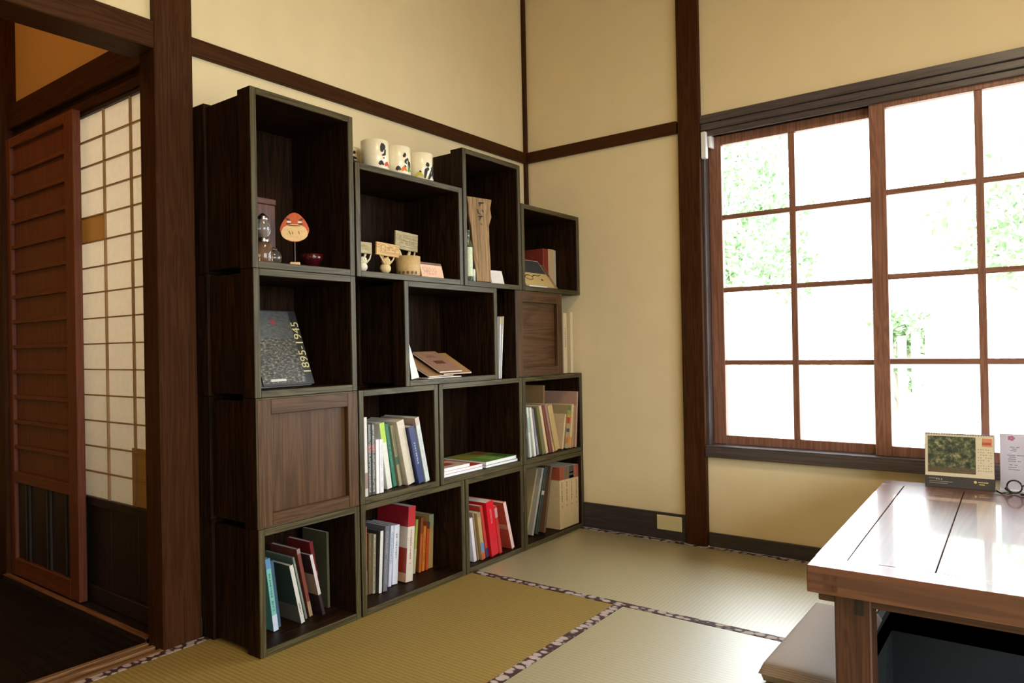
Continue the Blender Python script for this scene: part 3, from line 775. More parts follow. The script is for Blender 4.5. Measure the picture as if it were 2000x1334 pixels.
flat_book(0.075, 0.311, -0.775, -0.550, zb2 + 0.011, 0.015, (0.16, 0.28, 0.05), 'green picture magazine on top of the right flat stack', gI, rz=R(1.5),
          patches=((0.05, 0.45, 0.1, 0.45, (0.35, 0.22, 0.03)), (0.5, 0.9, 0.3, 0.6, (0.22, 0.42, 0.08)), (0.1, 0.4, 0.6, 0.95, (0.30, 0.10, 0.05)), (0.55, 0.95, 0.7, 0.95, (0.06, 0.14, 0.04))))

# ------------------------------------------------------------------ black picture book (1895-1945)
def text_mesh(body, size, mat, parent, M, name='title'):
    cu = bpy.data.curves.new('tmp_text', 'FONT'); cu.body = body; cu.size = size
    cu.align_x = 'CENTER'; cu.align_y = 'CENTER'
    tob = bpy.data.objects.new('tmp_text', cu); COL.objects.link(tob)
    bpy.context.view_layer.update()
    dg = bpy.context.evaluated_depsgraph_get()
    me = bpy.data.meshes.new_from_object(tob.evaluated_get(dg))
    bpy.data.objects.remove(tob); bpy.data.curves.remove(cu)
    me.transform(M)
    me.materials.clear(); me.materials.append(mat)
    o = bpy.data.objects.new(name, me); COL.objects.link(o); o.parent = parent
    return o
def photo_mat(name, ramp_cols, scale, detail=8, rough=0.35, seed=0.0, stretch=(1, 1, 1)):
    mt, nt, b = _new(name)
    mp = coords(nt, tuple(scale * s for s in stretch), rnd=False)
    mp.inputs['Location'].default_value = (seed, seed * 2, seed)
    nz = nt.nodes.new('ShaderNodeTexNoise'); nz.inputs['Detail'].default_value = detail; nz.inputs['Roughness'].default_value = 0.65
    nt.links.new(mp.outputs[0], nz.inputs['Vector'])
    rp = nt.nodes.new('ShaderNodeValToRGB')
    els = rp.color_ramp.elements
    els[0].position = ramp_cols[0][0]; els[0].color = (*ramp_cols[0][1], 1)
    els[1].position = ramp_cols[-1][0]; els[1].color = (*ramp_cols[-1][1], 1)
    for p, c in ramp_cols[1:-1]:
        e = els.new(p); e.color = (*c, 1)
    nt.links.new(nz.outputs['Fac'], rp.inputs[0]); nt.links.new(rp.outputs[0], b.inputs['Base Color'])
    b.inputs['Roughness'].default_value = rough
    return mt
# local frame: x = out of the cover, y = along the width, z = up the cover
t = thing('picture_book', 'black picture book with numbers down its cover, leaning back in the upper left crate', 'book', (0.262, -1.705, zb3 + 0.0085), rot=(0, R(-21), R(4)))
PW, PH = 0.205, 0.262
B('cover', (-0.004, 0.0, -PW / 2, PW / 2, 0.0, PH), cover_m((0.02, 0.02, 0.02)), t, bevel=0.0005)
B('page_block', (-0.018, -0.004, -PW / 2 + 0.002, PW / 2 - 0.002, 0.0015, PH - 0.002), M_PAGES, t)
B('back_cover', (-0.021, -0.018, -PW / 2, PW / 2, 0.0, PH), cover_m((0.02, 0.02, 0.02)), t)
ph = photo_mat('old_photo', [(0.35, (0.012, 0.012, 0.009)), (0.5, (0.045, 0.042, 0.033)), (0.64, (0.22, 0.21, 0.18))], 15, stretch=(1, 1, 2.6))
B('cover_photo', (0.0, 0.0004, -PW / 2, PW / 2 - 0.032, 0.008, PH * 0.62), ph, t)
B('cover_sky', (0.0, 0.0004, -PW / 2, PW / 2 - 0.032, PH * 0.62, PH - 0.004), photo_mat('old_photo_sky', [(0.3, (0.03, 0.033, 0.03)), (0.7, (0.10, 0.105, 0.10))], 12, stretch=(1, 1, 3)), t)
B('seal_print', (0.0004, 0.0008, -0.012, 0.008, PH * 0.80, PH * 0.87), cover_m((0.20, 0.03, 0.03)), t)
B('white_print', (0.0004, 0.0008, -0.070, -0.010, 0.014, 0.022), cover_m((0.5, 0.48, 0.42)), t)
ink = plain('gold_ink', (0.55, 0.48, 0.22), var=0.05)
Mt = Matrix.Translation((0.0010, PW / 2 - 0.016, PH * 0.49)) @ Matrix(((0, 0, 1, 0), (0, -1, 0, 0), (1, 0, 0, 0), (0, 0, 0, 1)))
text_mesh('1895-1945', 0.044, ink, t, Mt)

# ------------------------------------------------------------------ kraft notebooks, white leaflet in the middle crate
kr = plain('kraft_cover', (0.30, 0.165, 0.075), rough=0.6, var=0.12); kr2 = plain('kraft_dark', (0.11, 0.04, 0.02), rough=0.6)
def leaning(label, x, y, z, wid, hgt, th, tilt, rz, mat, cat='notebook', name='notebook', group='kraft notebooks in the middle crate'):
    t = thing(name, label, cat, (x, y, z + th * math.sin(R(tilt))), rot=(0, R(-tilt), R(rz)), group=group)
    B('cover', (-0.001, 0.0, -wid / 2, wid / 2, 0, hgt), mat, t); B('back_cover', (-th, -th + 0.001, -wid / 2, wid / 2, 0, hgt), mat, t)
    B('page_block', (-th + 0.001, -0.001, -wid / 2 + 0.001, wid / 2 - 0.001, 0.0005, hgt - 0.001), M_PAGES, t)
    return t
t = thing('easel', 'small dark wooden easel block under the kraft notebooks', 'stand', (0.19, -0.955, zb3 + 0.0005))
w = MB()
n = len(w.v); P = [(0.085, -0.105, 0), (-0.085, -0.105, 0), (-0.085, -0.105, 0.085), (0.085, 0.115, 0), (-0.085, 0.115, 0), (-0.085, 0.115, 0.085)]
w.v = P; w.f = [(0, 2, 1), (3, 4, 5), (0, 1, 4, 3), (1, 2, 5, 4), (0, 3, 5, 2)]; w.mi = [0] * 5
w.build('wedge', dark_w('y'), t)
leaning('large brown kraft notebook at the back, its left corner showing', 0.290, -1.010, zb3 + 0.004, 0.17, 0.175, 0.006, 62, 8, kr)
leaning('wide tan kraft notebook, right of the stamped one', 0.296, -0.918, zb3 + 0.010, 0.165, 0.170, 0.006, 62, -2, plain('kraft_tan', (0.36, 0.19, 0.07), rough=0.6, var=0.15))
t = leaning('front kraft notebook with a dark stamped title and white page edges', 0.302, -0.965, zb3 + 0.019, 0.140, 0.165, 0.008, 62, 2, plain('kraft_front', (0.30, 0.16, 0.10), rough=0.5))
o = marks(0.06, 0.035, 91, 4, 0.8, 0.012).build('stamp', kr2, t, loc=(0.0005, -0.035, 0.100))
o = B('stamp_block', (0.0, 0.0004, -0.030, 0.030, 0.060, 0.085), kr2, t)
t = thing('leaflet', 'white folded leaflet leaning by the left wall of the middle crate', 'leaflet', (0.285, -1.176, zb3 + 0.0005), rot=(R(7), 0, 0))
w = MB(); w.quad([(0, 0.0, 0), (0, 0.042, 0), (0, 0.002, 0.155), (0, 0, 0.155)]); w.quad([(-0.0015, 0.0, 0), (-0.0015, 0, 0.155), (-0.0015, 0.002, 0.155), (-0.0015, 0.042, 0)])
w.quad([(0, 0.042, 0), (-0.0015, 0.042, 0), (-0.0015, 0.002, 0.155), (0, 0.002, 0.155)]); w.quad([(0, 0, 0), (0, 0, 0.155), (-0.0015, 0, 0.155), (-0.0015, 0, 0)])
w.quad([(0, 0, 0), (-0.0015, 0, 0), (-0.0015, 0.042, 0), (0, 0.042, 0)]); w.build('sheet', plain('leaflet_white', (0.70, 0.70, 0.66), rough=0.6, var=0.08, scale=60), t)
flat_book(0.225, 0.318, -1.120, -0.925, zb3 + 0.0006, 0.003, (0.62, 0.60, 0.55), 'thin white booklet lying at the front of the middle crate', 'papers in the middle crate')

# ------------------------------------------------------------------ figurines etc
def strokes(name, mat, parent, lines, cyl=None, off=0.0005, loc=(0, 0, 0)):
    """lines: list of (points[(u,z)], widths). cyl: radius -> wrapped about z axis with u in radians; else plane x=off, y=u"""
    mb = MB()
    for pts, wd in lines:
        P = []
        M_ = 6
        for i in range(len(pts) - 1):
            for k in range(M_):
                s = k / M_
                P.append((pts[i][0] * (1 - s) + pts[i + 1][0] * s, pts[i][1] * (1 - s) + pts[i + 1][1] * s))
        P.append(pts[-1])
        L = len(P); edge = []
        for i, p in enumerate(P):
            q0 = P[max(0, i - 1)]; q1 = P[min(L - 1, i + 1)]
            du, dz = (q1[0] - q0[0]) * (cyl or 1), q1[1] - q0[1]
            n = math.hypot(du, dz) or 1
            fr = i / (L - 1)
            ww = wd * (0.35 + 0.65 * math.sin(math.pi * min(1, 0.15 + fr * 0.8))) / 2
            nu, nz_ = -dz / n * ww / (cyl or 1), du / n * ww
            edge.append(((p[0] + nu, p[1] + nz_), (p[0] - nu, p[1] - nz_)))
        def m3(q):
            if cyl: return ((cyl + off) * math.cos(q[0]), (cyl + off) * math.sin(q[0]), q[1])
            return (off, q[0], q[1])
        for i in range(L - 1):
            mb.quad([m3(edge[i][0]), m3(edge[i][1]), m3(edge[i + 1][1]), m3(edge[i + 1][0])])
    return mb.build(name, mat, parent, loc=loc)

INK = plain('brush_ink', (0.012, 0.012, 0.012), var=0.02)
MUG = plain('mug_glaze', (0.78, 0.70, 0.50), rough=0.25, var=0.03, spec=0.6)
mz = 1.5618
mug_specs = [
    (-1.362, 'white mug with black brush writing, half hidden behind the tall left crate',
     [([(0.25, 0.088), (0.1, 0.078)], .008), ([(-0.1, 0.066), (0.4, 0.062)], .007), ([(-0.2, 0.05), (0.45, 0.048)], .008), ([(0.1, 0.062), (0.05, 0.03)], .006), ([(-0.2, 0.035), (-0.3, 0.012)], .007), ([(0.1, 0.032), (0.35, 0.012)], .008)], []),
    (-1.338, 'white mug with a star-like black brush character, second from left',
     [([(0.0, 0.077), (0.42, 0.074)], .012), ([(0.2, 0.090), (0.1, 0.058)], .012), ([(0.38, 0.085), (0.12, 0.066)], .009), ([(0.02, 0.062), (0.42, 0.080)], .009), ([(0.42, 0.070), (0.38, 0.052), (0.12, 0.046)], .007), ([(0.25, 0.040), (0.32, 0.036)], .005)],
     [((-0.1, 0.006), (0.25, 0.006), (0.02, 0.015, 0.02)), ((0.35, 0.006), (0.9, 0.004), (0.62, 0.05, 0.03))]),
    (-1.226, 'white mug with two black brush strokes, third from left',
     [([(0.05, 0.072), (0.25, 0.066)], .014), ([(0.5, 0.060), (0.25, 0.050), (0.2, 0.044), (0.35, 0.038)], .007), ([(0.5, 0.058), (0.48, 0.02)], .004), ([(0.66, 0.050), (0.74, 0.022)], .010), ([(0.1, 0.026), (0.3, 0.027)], .008)],
     [((-0.5, 0.006), (-0.2, 0.006), (0.02, 0.015, 0.02)), ((-0.1, 0.006), (0.35, 0.005), (0.70, 0.16, 0.03)), ((0.45, 0.005), (0.85, 0.008), (0.10, 0.30, 0.04))]),
    (-1.102, 'white mug with bold splashed black brushwork, rightmost of the four',
     [([(0.0, 0.060), (0.3, 0.054)], .013), ([(0.25, 0.045), (0.0, 0.035), (-0.12, 0.004)], .010), ([(-0.55, 0.030), (-0.4, 0.024)], .008), ([(0.9, 0.066), (0.75, 0.044), (0.45, 0.022), (0.2, 0.002)], .013), ([(0.95, 0.04), (0.6, 0.03)], .014), ([(0.55, 0.05), (0.8, 0.02), (0.85, 0.008)], .011), ([(0.8, 0.09), (0.78, 0.05)], .006)],
     [((-0.9, 0.006), (-0.2, 0.005), (0.50, 0.45, 0.05))]),
]
for yy, lab, ln, blobs in mug_specs:
    mx_, mzz = (0.280, mz) if yy > -1.36 else (0.158, 1.5522)
    t = thing('mug', lab, 'mug', (mx_, yy, mzz), group='white brushwork mugs on the crate')
    rad = 0.050; hh = 0.104
    prof = [(0.0, 0.0), (rad * 0.92, 0.0), (rad, 0.004), (rad, hh - 0.001), (rad - 0.001, hh), (rad - 0.003, hh - 0.001), (rad - 0.004, 0.008), (0.0, 0.006)]
    MB().lathe(prof, 36).build('body', MUG, t, smooth=True)
    hp = []
    for k in range(11):
        a = -math.pi / 2 + math.pi * k / 10
        hp.append((-(rad - 0.002) * 0.85 - 0.026 * math.cos(a) * 0.85, rad * 0.5 + 0.026 * math.cos(a) * 0.5, 0.05 + 0.030 * math.sin(a)))
    MB().tube(hp, 0.005, 8).build('handle', MUG, t, smooth=True)
    # brush strokes face the doorway side of the room (towards -y +x)
    rot = R(-20)
    strokes('brushwork', INK, t, [([(u + rot, z) for u, z in p], wd * 1.35) for p, wd in ln], cyl=rad)
    for (u0_, z0_), (u1_, z1_), c in blobs:
        um = (u0_ + u1_) / 2
        strokes('painted_motif', plain('glaze_%d' % int(c[0] * 1000), c, var=0.05, rough=0.3), t, [([(u0_ + rot, z0_ + 0.006), (um + rot, z0_ + 0.016), (u1_ + rot, z1_ + 0.006)], 0.013)], cyl=rad, off=0.0008)

# daruma fan on a stick
RED = plain('lacquer_red', (0.55, 0.10, 0.03), rough=0.4, var=0.15); FACE = plain('daruma_cream', (0.78, 0.52, 0.24), rough=0.5, var=0.08)
t = thing('round_fan', 'red daruma-faced paper fan on a thin stick in a small cream block', 'ornament', (0.255, -1.673, zb4 + 0.0005), rz=R(-38))
B('base_block', (-0.011, 0.011, -0.016, 0.016, 0, 0.016), FACE, t, bevel=0.002)
MB().tube([(0, 0, 0.016), (0, 0, 0.100)], 0.0018, 8).build('stick', plain('stick_grey', (0.12, 0.09, 0.08)), t)
def pear(w0, zc, hh, n=40, top=0.66):
    pts = []
    for k in range(n):
        a = 2 * math.pi * k / n
        z = math.sin(a); wid = 1.0 if z < -0.2 else 1.0 - (1 - top) * (z + 0.2) / 1.2
        pts.append((math.cos(a) * w0 * wid, zc + z * hh))
    return pts
w = MB(); pp = pear(0.047, 0.130, 0.048)
n = len(pp); w.v = [(0.0035, a, b2) for a, b2 in pp] + [(-0.0035, a, b2) for a, b2 in pp]
w.f = [tuple(range(n)), tuple(range(2 * n - 1, n - 1, -1))] + [(i, n + i, n + (i + 1) % n, (i + 1) % n) for i in range(n)]; w.mi = [0] * len(w.f)
w.build('fan_leaf', RED, t, bevel=0.0012)
w = MB(); pf = [(math.cos(2 * math.pi * k / 32) * 0.042, 0.110 + math.sin(2 * math.pi * k / 32) * 0.026 + (0.004 if math.sin(2 * math.pi * k / 32) > 0.5 else 0)) for k in range(32)]
w.quad([(0.0040, a, b2) for a, b2 in pf]); w.build('face_print', FACE, t)
strokes('face_features', plain('face_ink', (0.10, 0.04, 0.02)), t, [([(-0.027, 0.158), (-0.014, 0.153)], .006), ([(0.027, 0.158), (0.014, 0.153)], .006), ([(-0.026, 0.141), (-0.012, 0.140)], .005), ([(0.026, 0.141), (0.012, 0.140)], .005), ([(-0.020, 0.135), (0.020, 0.135)], .003), ([(-0.018, 0.118), (-0.012, 0.105)], .002), ([(-0.008, 0.116), (-0.006, 0.106)], .002), ([(0.012, 0.118), (0.016, 0.106)], .002)], off=0.0046)
strokes('eye_whites', plain('eye_white', (0.8, 0.72, 0.6)), t, [([(-0.024, 0.147), (-0.010, 0.147)], .006), ([(0.010, 0.147), (0.024, 0.147)], .006)], off=0.0044)

# glass lamp, small glass jar, lacquer cup, dark box
G1 = clear_glass('smoky_glass', (0.78, 0.80, 0.72))
BR = plain('lamp_metal', (0.45, 0.44, 0.42), rough=0.25, metal=1.0, var=0.1)
t = thing('glass_lamp', 'small glass oil lamp with metal cap in the tall left crate', 'lamp', (0.262, -1.797, zb4 + 0.0005))
MB().lathe([(0, 0.0), (0.027, 0.0), (0.029, 0.004), (0.029, 0.055), (0.022, 0.066), (0.015, 0.070)], 24).build('reservoir', clear_glass('amber_glass', (0.75, 0.48, 0.28)), t, smooth=True)
MB().lathe([(0.017, 0.066), (0.019, 0.070), (0.019, 0.080), (0.014, 0.083)], 24).build('burner', BR, t, smooth=True)
MB().lathe([(0.014, 0.083), (0.024, 0.100), (0.021, 0.125), (0.015, 0.140)], 24).build('chimney', G1, t, smooth=True)
MB().lathe([(0.017, 0.138), (0.018, 0.146), (0.010, 0.153), (0.004, 0.158), (0, 0.160)], 24).build('cap', BR, t, smooth=True)
t = thing('glass_jar', 'round dark glass jar beside the small oil lamp', 'jar', (0.238, -1.745, zb4 + 0.0005))
MB().lathe([(0, 0), (0.016, 0), (0.026, 0.014), (0.028, 0.028), (0.022, 0.044), (0.014, 0.050)], 24).build('body', clear_glass('dark_glass', (0.35, 0.36, 0.30)), t, smooth=True)
MB().lathe([(0.015, 0.049), (0.016, 0.053), (0.009, 0.058), (0, 0.060)], 24).build('stopper', clear_glass('dark_glass2', (0.3, 0.3, 0.26)), t, smooth=True)
t = thing('lacquer_cup', 'small dark red lacquer cup in the tall left crate', 'cup', (0.235, -1.590, zb4 + 0.0005))
MB().lathe([(0, 0.0), (0.016, 0.0), (0.015, 0.008), (0.024, 0.016), (0.036, 0.034), (0.038, 0.050), (0.036, 0.050), (0.033, 0.034), (0.02, 0.018), (0, 0.014)], 28).build('bowl', plain('lacquer_dark', (0.05, 0.003, 0.005), rough=0.12, var=0.05, spec=0.7), t, smooth=True)
t = thing('box', 'dim brown wooden box standing behind the oil lamp', 'box', (0.12, -1.745, zb4 + 0.0005))
B('body', (-0.03, 0.03, -0.075, 0.075, 0, 0.215), wood('red_box', (0.05, 0.012, 0.006), (0.11, 0.03, 0.014), 'z'), t, bevel=0.002)
B('lid', (-0.032, 0.032, -0.077, 0.077, 0.215, 0.235), wood('red_box', (0.05, 0.012, 0.006), (0.11, 0.03, 0.014), 'y'), t, bevel=0.002)

# rabbit figurines holding wooden signs
RAB = plain('rabbit_resin', (0.62, 0.46, 0.22), rough=0.6, var=0.08); RABW = plain('rabbit_white', (0.68, 0.62, 0.46), rough=0.6)
SIGN = wood('sign_wood', (0.36, 0.20, 0.055), (0.62, 0.40, 0.15), 'y', rough=0.6, grain=60)
SIGN2 = wood('sign_wood_grey', (0.26, 0.20, 0.09), (0.42, 0.34, 0.18), 'y', rough=0.6, grain=60)
def ellip(mb, c, r3, seg=14, rings=9, tilt=0.0):
    n0 = len(mb.v)
    for i in range(rings + 1):
        th = math.pi * i / rings
        for k in range(seg):
            a = 2 * math.pi * k / seg
            p = Vector((r3[0] * math.sin(th) * math.cos(a), r3[1] * math.sin(th) * math.sin(a), r3[2] * math.cos(th)))
            p = Matrix.Rotation(tilt, 3, 'X') @ p
            mb.v.append((c[0] + p.x, c[1] + p.y, c[2] + p.z))
    for i in range(rings):
        for k in range(seg):
            a0 = n0 + i * seg + k; a1 = n0 + i * seg + (k + 1) % seg
            mb.f.append((a0, a0 + seg, a1 + seg, a1)); mb.mi.append(0)
def rabbit(label, x, y, z, s, mat, sign_mat, sw=0.110, sh=0.046, sz=0.080, tilt=0.0, rz=0.0, foot=True):
    t = thing('rabbit_figurine', label, 'figurine', (x, y, z), rz=rz, group='rabbit figurines holding signs')
    mb = MB()
    ellip(mb, (0, 0, 0.0195 * s), (0.018 * s, 0.021 * s, 0.019 * s))
    ellip(mb, (0.004, 0, 0.043 * s), (0.015 * s, 0.017 * s, 0.015 * s))
    mb.build('body', mat, t, smooth=True)
    for sgn in (-1, 1):
        e = MB(); ellip(e, (0.0, sgn * 0.017 * s, 0.070 * s), (0.004 * s, 0.0052 * s, 0.022 * s), tilt=-sgn * 0.40)
        e.build('ear', mat, t, smooth=True)
        a = MB(); a.tube([(0.008, sgn * 0.012 * s, 0.034 * s), (0.012, sgn * 0.026 * s, 0.050 * s), (0.010, sgn * 0.036 * s, sz - sh / 2 + 0.004)], [0.0038 * s, 0.0028 * s, 0.0022 * s], 8)
        a.build('arm', mat, t, smooth=True)
    strokes('face', INK, t, [([(-0.007 * s, 0.046 * s), (-0.004 * s, 0.046 * s)], .003), ([(0.004 * s, 0.046 * s), (0.007 * s, 0.046 * s)], .003), ([(-0.002 * s, 0.040 * s), (0.002 * s, 0.040 * s)], .002)], off=0.0195 * s)
    sg = MB().box(-0.004, 0.004, -sw / 2, sw / 2, -sh / 2, sh / 2).build('sign_board', sign_mat, t, loc=(0.012, 0, sz), rot=(R(tilt), 0, 0), bevel=0.001)
    m_ = marks(sw * 0.7, sh * 0.55, int(x * 1e4 + abs(y) * 1e3), 8, 0.5, sh * 0.16)
    o = m_.build('lettering', plain('faint_brown_ink', (0.25, 0.15, 0.06)), sg, loc=(0.0045, -sw * 0.35, -sh * 0.28))
    return t
rabbit('whitish rabbit figurine with a grey-brown sign, half hidden by the crate edge', 0.285, -1.412, zb4 + 0.0005, 0.95, RABW, SIGN2, sw=0.066, sh=0.040, sz=0.085)
rabbit('cream rabbit figurine holding up a yellow wooden sign', 0.290, -1.306, zb4 + 0.0005, 1.05, RAB, SIGN, sw=0.112, sh=0.046, sz=0.087, tilt=-2)
t = thing('pot', 'plain tan pot with little dark paw marks, in front of a rabbit figurine', 'pot', (0.272, -1.172, zb4 + 0.0005))
MB().lathe([(0, 0), (0.042, 0), (0.046, 0.006), (0.048, 0.076), (0.045, 0.076), (0.042, 0.010), (0, 0.008)], 30).build('body', plain('pot_tan', (0.50, 0.34, 0.15), rough=0.6), t, smooth=True)
strokes('paw_marks', plain('paw_brown', (0.11, 0.06, 0.02)), t, [([(u, 0.017), (u + 0.02, 0.006)], .010) for u in (-1.5, -1.15, -0.8, -0.45, -0.1)], cyl=0.0468, off=0.0012)
rabbit('rabbit figurine behind the tan pot, lifting a large speckled grey-brown plaque', 0.190, -1.108, zb4 + 0.0005, 1.40, RAB, SIGN2, sw=0.124, sh=0.070, sz=0.148, tilt=-3)
t = thing('card_stand', 'small pinkish notice card on a brown stand beside the tan pot', 'card', (0.295, -1.060, zb4 + 0.0022), rot=(0, R(-14), 0))
B('backing', (-0.004, 0, -0.064, 0.066, 0, 0.062), wood('card_back', (0.10, 0.04, 0.02), (0.2, 0.09, 0.04), 'y'), t)
B('card', (0, 0.0008, -0.058, 0.066, 0.0, 0.052), plain('card_pink', (0.72, 0.45, 0.30), rough=0.6, var=0.04), t)
marks(0.080, 0.036, 777, 12, 0.45, 0.006).build('lettering', plain('card_ink', (0.22, 0.08, 0.04)), t, loc=(0.0012, -0.050, 0.006))

# driftwood plank, glass bottle, white card in the tall right crate
t = thing('carved_plank', 'tall driftwood plank with dark carved characters, leaning in the crate', 'plank', (0.285, -0.796, zb4 + 0.0068), rot=(R(-2.0), R(-7), R(-18)))
DRW = wood('driftwood', (0.18, 0.10, 0.035), (0.36, 0.22, 0.095), 'z', rough=0.65, grain=22, bump=0.5)
w = MB(); zs = [0, 0.03, 0.10, 0.18, 0.25, 0.29, 0.33, 0.37]
ro = [0.094, 0.092, 0.090, 0.094, 0.096, 0.108, 0.110, 0.116]; lo = [0.016, 0.014, 0.010, 0.004, 0.0, -0.004, -0.008, -0.010]
for i, z in enumerate(zs):
    jt = 0.003 * math.sin(i * 2.3)
    w.v += [(0, lo[i] + jt, z), (0, ro[i] - jt, z), (-0.018, ro[i] - jt, z), (-0.018, lo[i] + jt, z)]
for i in range(len(zs) - 1):
    for k in range(4):
        a, b2 = i * 4 + k, i * 4 + (k + 1) % 4
        w.f.append((a, b2, b2 + 4, a + 4)); w.mi.append(0)
w.f += [(3, 2, 1, 0), tuple(4 * (len(zs) - 1) + k for k in range(4))]; w.mi += [0, 0]
w.build('board', DRW, t, bevel=0.002)
strokes('carved_characters', INK, t, [([(0.045, 0.345), (0.075, 0.350)], .007), ([(0.055, 0.352), (0.050, 0.330)], .006), ([(0.038, 0.318), (0.042, 0.300), (0.052, 0.296)], .006), ([(0.062, 0.318), (0.070, 0.306)], .006), ([(0.040, 0.284), (0.066, 0.288)], .006), ([(0.058, 0.292), (0.044, 0.268)], .006), ([(0.050, 0.256), (0.060, 0.250)], .004)], off=0.0006)
t = thing('bottle', 'slim green-tinted glass bottle with pale label beside the driftwood plank', 'bottle', (0.300, -0.848, zb4 + 0.0005))
MB().lathe([(0, 0), (0.017, 0), (0.019, 0.004), (0.019, 0.150), (0.009, 0.175), (0.008, 0.205), (0.010, 0.207), (0.010, 0.213), (0, 0.213)], 20).build('glass', clear_glass('green_glass', (0.55, 0.75, 0.50)), t, smooth=True)
MB().lathe([(0.0194, 0.02), (0.0194, 0.14)], 20).build('label_wrap', plain('bottle_label', (0.55, 0.62, 0.42), rough=0.5, var=0.3, scale=80), t, smooth=True)
t = thing('vial', 'tiny white-labelled vial between the bottle and the plank', 'bottle', (0.309, -0.822, zb4 + 0.0005))
MB().lathe([(0, 0), (0.006, 0), (0.006, 0.048), (0.004, 0.052), (0, 0.052)], 14).build('body', plain('vial_white', (0.7, 0.7, 0.66), rough=0.3), t, smooth=True)
t = thing('name_card', 'small blank white card standing at the front of the tall right crate', 'card', (0.300, -0.655, zb4 + 0.0008), rz=R(-8))
B('card', (-0.0006, 0, -0.046, 0.046, 0, 0.062), plain('card_white', (0.68, 0.64, 0.60), rough=0.6, var=0.03), t, rot=(0, R(-16), 0))
B('back_fold', (0, 0.0006, -0.046, 0.046, 0, 0.062), plain('card_white', (0.68, 0.64, 0.60)), t, loc=(-0.0352, 0, 0.0), rot=(0, R(16), 0))
marks(0.06, 0.03, 55, 9, 0.25, 0.006).build('lettering', plain('faint_grey_ink', (0.45, 0.42, 0.40)), t, loc=(-0.0045, -0.03, 0.018), rot=(0, R(-16), 0))

# top right crate: red book, cream book, framed pictures
zm = 1.190
gM = 'books in the top right crate'
book(0.205, -0.152, zm, 0.212, 0.046, 0.0, (0.22, 0.035, 0.020), 'red-brown book standing at the back of the top right crate', gM, w=0.13)
book(0.205, -0.102, zm, 0.214, 0.046, 0.0, (0.55, 0.38, 0.20), 'thick cream-tan book right of the red-brown one', gM, w=0.13)
book(0.205, -0.054, zm, 0.212, 0.018, 0.0, (0.48, 0.40, 0.28), 'slim greyish-cream book at the right, top right crate', gM, w=0.13)
def picture(label, x, y, z, wid, hgt, tilt, rz, up, low, fr, specs=False):
    t = thing('picture_board', label, 'picture', (x, y, z + 0.0042), rot=(0, R(-tilt), R(rz)), group='pictures leaning in the top right crate')
    B('board', (-0.006, 0, -wid / 2, wid / 2, 0, hgt), fr, t)
    B('upper_print', (0, 0.0005, -wid / 2 + 0.004, wid / 2 - 0.004, hgt * 0.5, hgt - 0.004), up, t)
    B('lower_print', (0, 0.0005, -wid / 2 + 0.004, wid / 2 - 0.004, 0.003, hgt * 0.5), low, t)
    if specs:
        def ring(cy, cz, ry, rz_):
            return ([(cy + ry * math.cos(2 * math.pi * k / 16), cz + rz_ * math.sin(2 * math.pi * k / 16)) for k in range(17)], 0.006)
        strokes('spectacles_drawing', plain('brown_line', (0.07, 0.035, 0.008)), t, [ring(-0.055, hgt * 0.32, 0.030, 0.014), ([(-0.025, hgt * .36), (0.0, hgt * .42), (0.03, hgt * .40), (0.06, hgt * .46)], .006), ([(0.035, hgt * .26), (0.055, hgt * .26)], .010)], off=0.0009)
    return t
picture('brown-edged picture board behind the spectacles drawing', 0.296, -0.262, zm + 0.0008, 0.20, 0.150, 36, 0, plain('pic_brown', (0.10, 0.055, 0.02)), plain('pic_tan', (0.30, 0.17, 0.08)), plain('pic_edge', (0.30, 0.19, 0.12)))
picture('picture board with a spectacles drawing, dark above and yellow below', 0.306, -0.320, zm + 0.0008, 0.235, 0.170, 36, 0, plain('pic_dark', (0.04, 0.04, 0.045), var=0.4), plain('pic_yellow', (0.52, 0.38, 0.15)), plain('pic_frame', (0.50, 0.36, 0.28)), specs=True)
flat_book(0.309, 0.322, -0.44, -0.29, zm + 0.0005, 0.005, (0.6, 0.58, 0.55), 'white pamphlet lying at the front of the top right crate', 'papers in the top right crate')

# ------------------------------------------------------------------ low table over the leg well
TX, TY, TZ = 1.768, -1.405, 0.400
tbl = thing('low_table', 'glossy reddish-brown low wooden table by the window', 'table', (TX, TY, 0.0), rz=R(1.6))
TW, TL, TT = 0.92, 1.205, 0.062
fb = 0.085; sb = 0.078
B('end_board', (0, TW, 0, fb, TZ - TT, TZ), table_w('x'), tbl, bevel=0.003, seg=2)
B('end_board', (0, TW, TL - fb, TL, TZ - TT, TZ), table_w('x'), tbl, bevel=0.003, seg=2)
seams = [0.0, 0.072, 0.252, 0.436, 0.62, 0.80, TW]
for a, b2 in zip(seams[:-1], seams[1:]):
    B('top_plank', (a + (0.0 if a == 0 else 0.0012), b2 - (0 if b2 == TW else 0.0012), fb + 0.0003, TL - fb - 0.0003, TZ - (TT if a == 0 or b2 == TW else 0.03), TZ - 0.0001), table_w('y'), tbl, bevel=0.0012)
TD = wood('table_under_wood', (0.055, 0.019, 0.009), (0.115, 0.043, 0.021), 'x', rough=0.4)
TDz = wood('table_under_wood', (0.055, 0.019, 0.009), (0.115, 0.043, 0.021), 'z', rough=0.4)
TDy = wood('table_under_wood', (0.055, 0.019, 0.009), (0.115, 0.043, 0.021), 'y', rough=0.4)
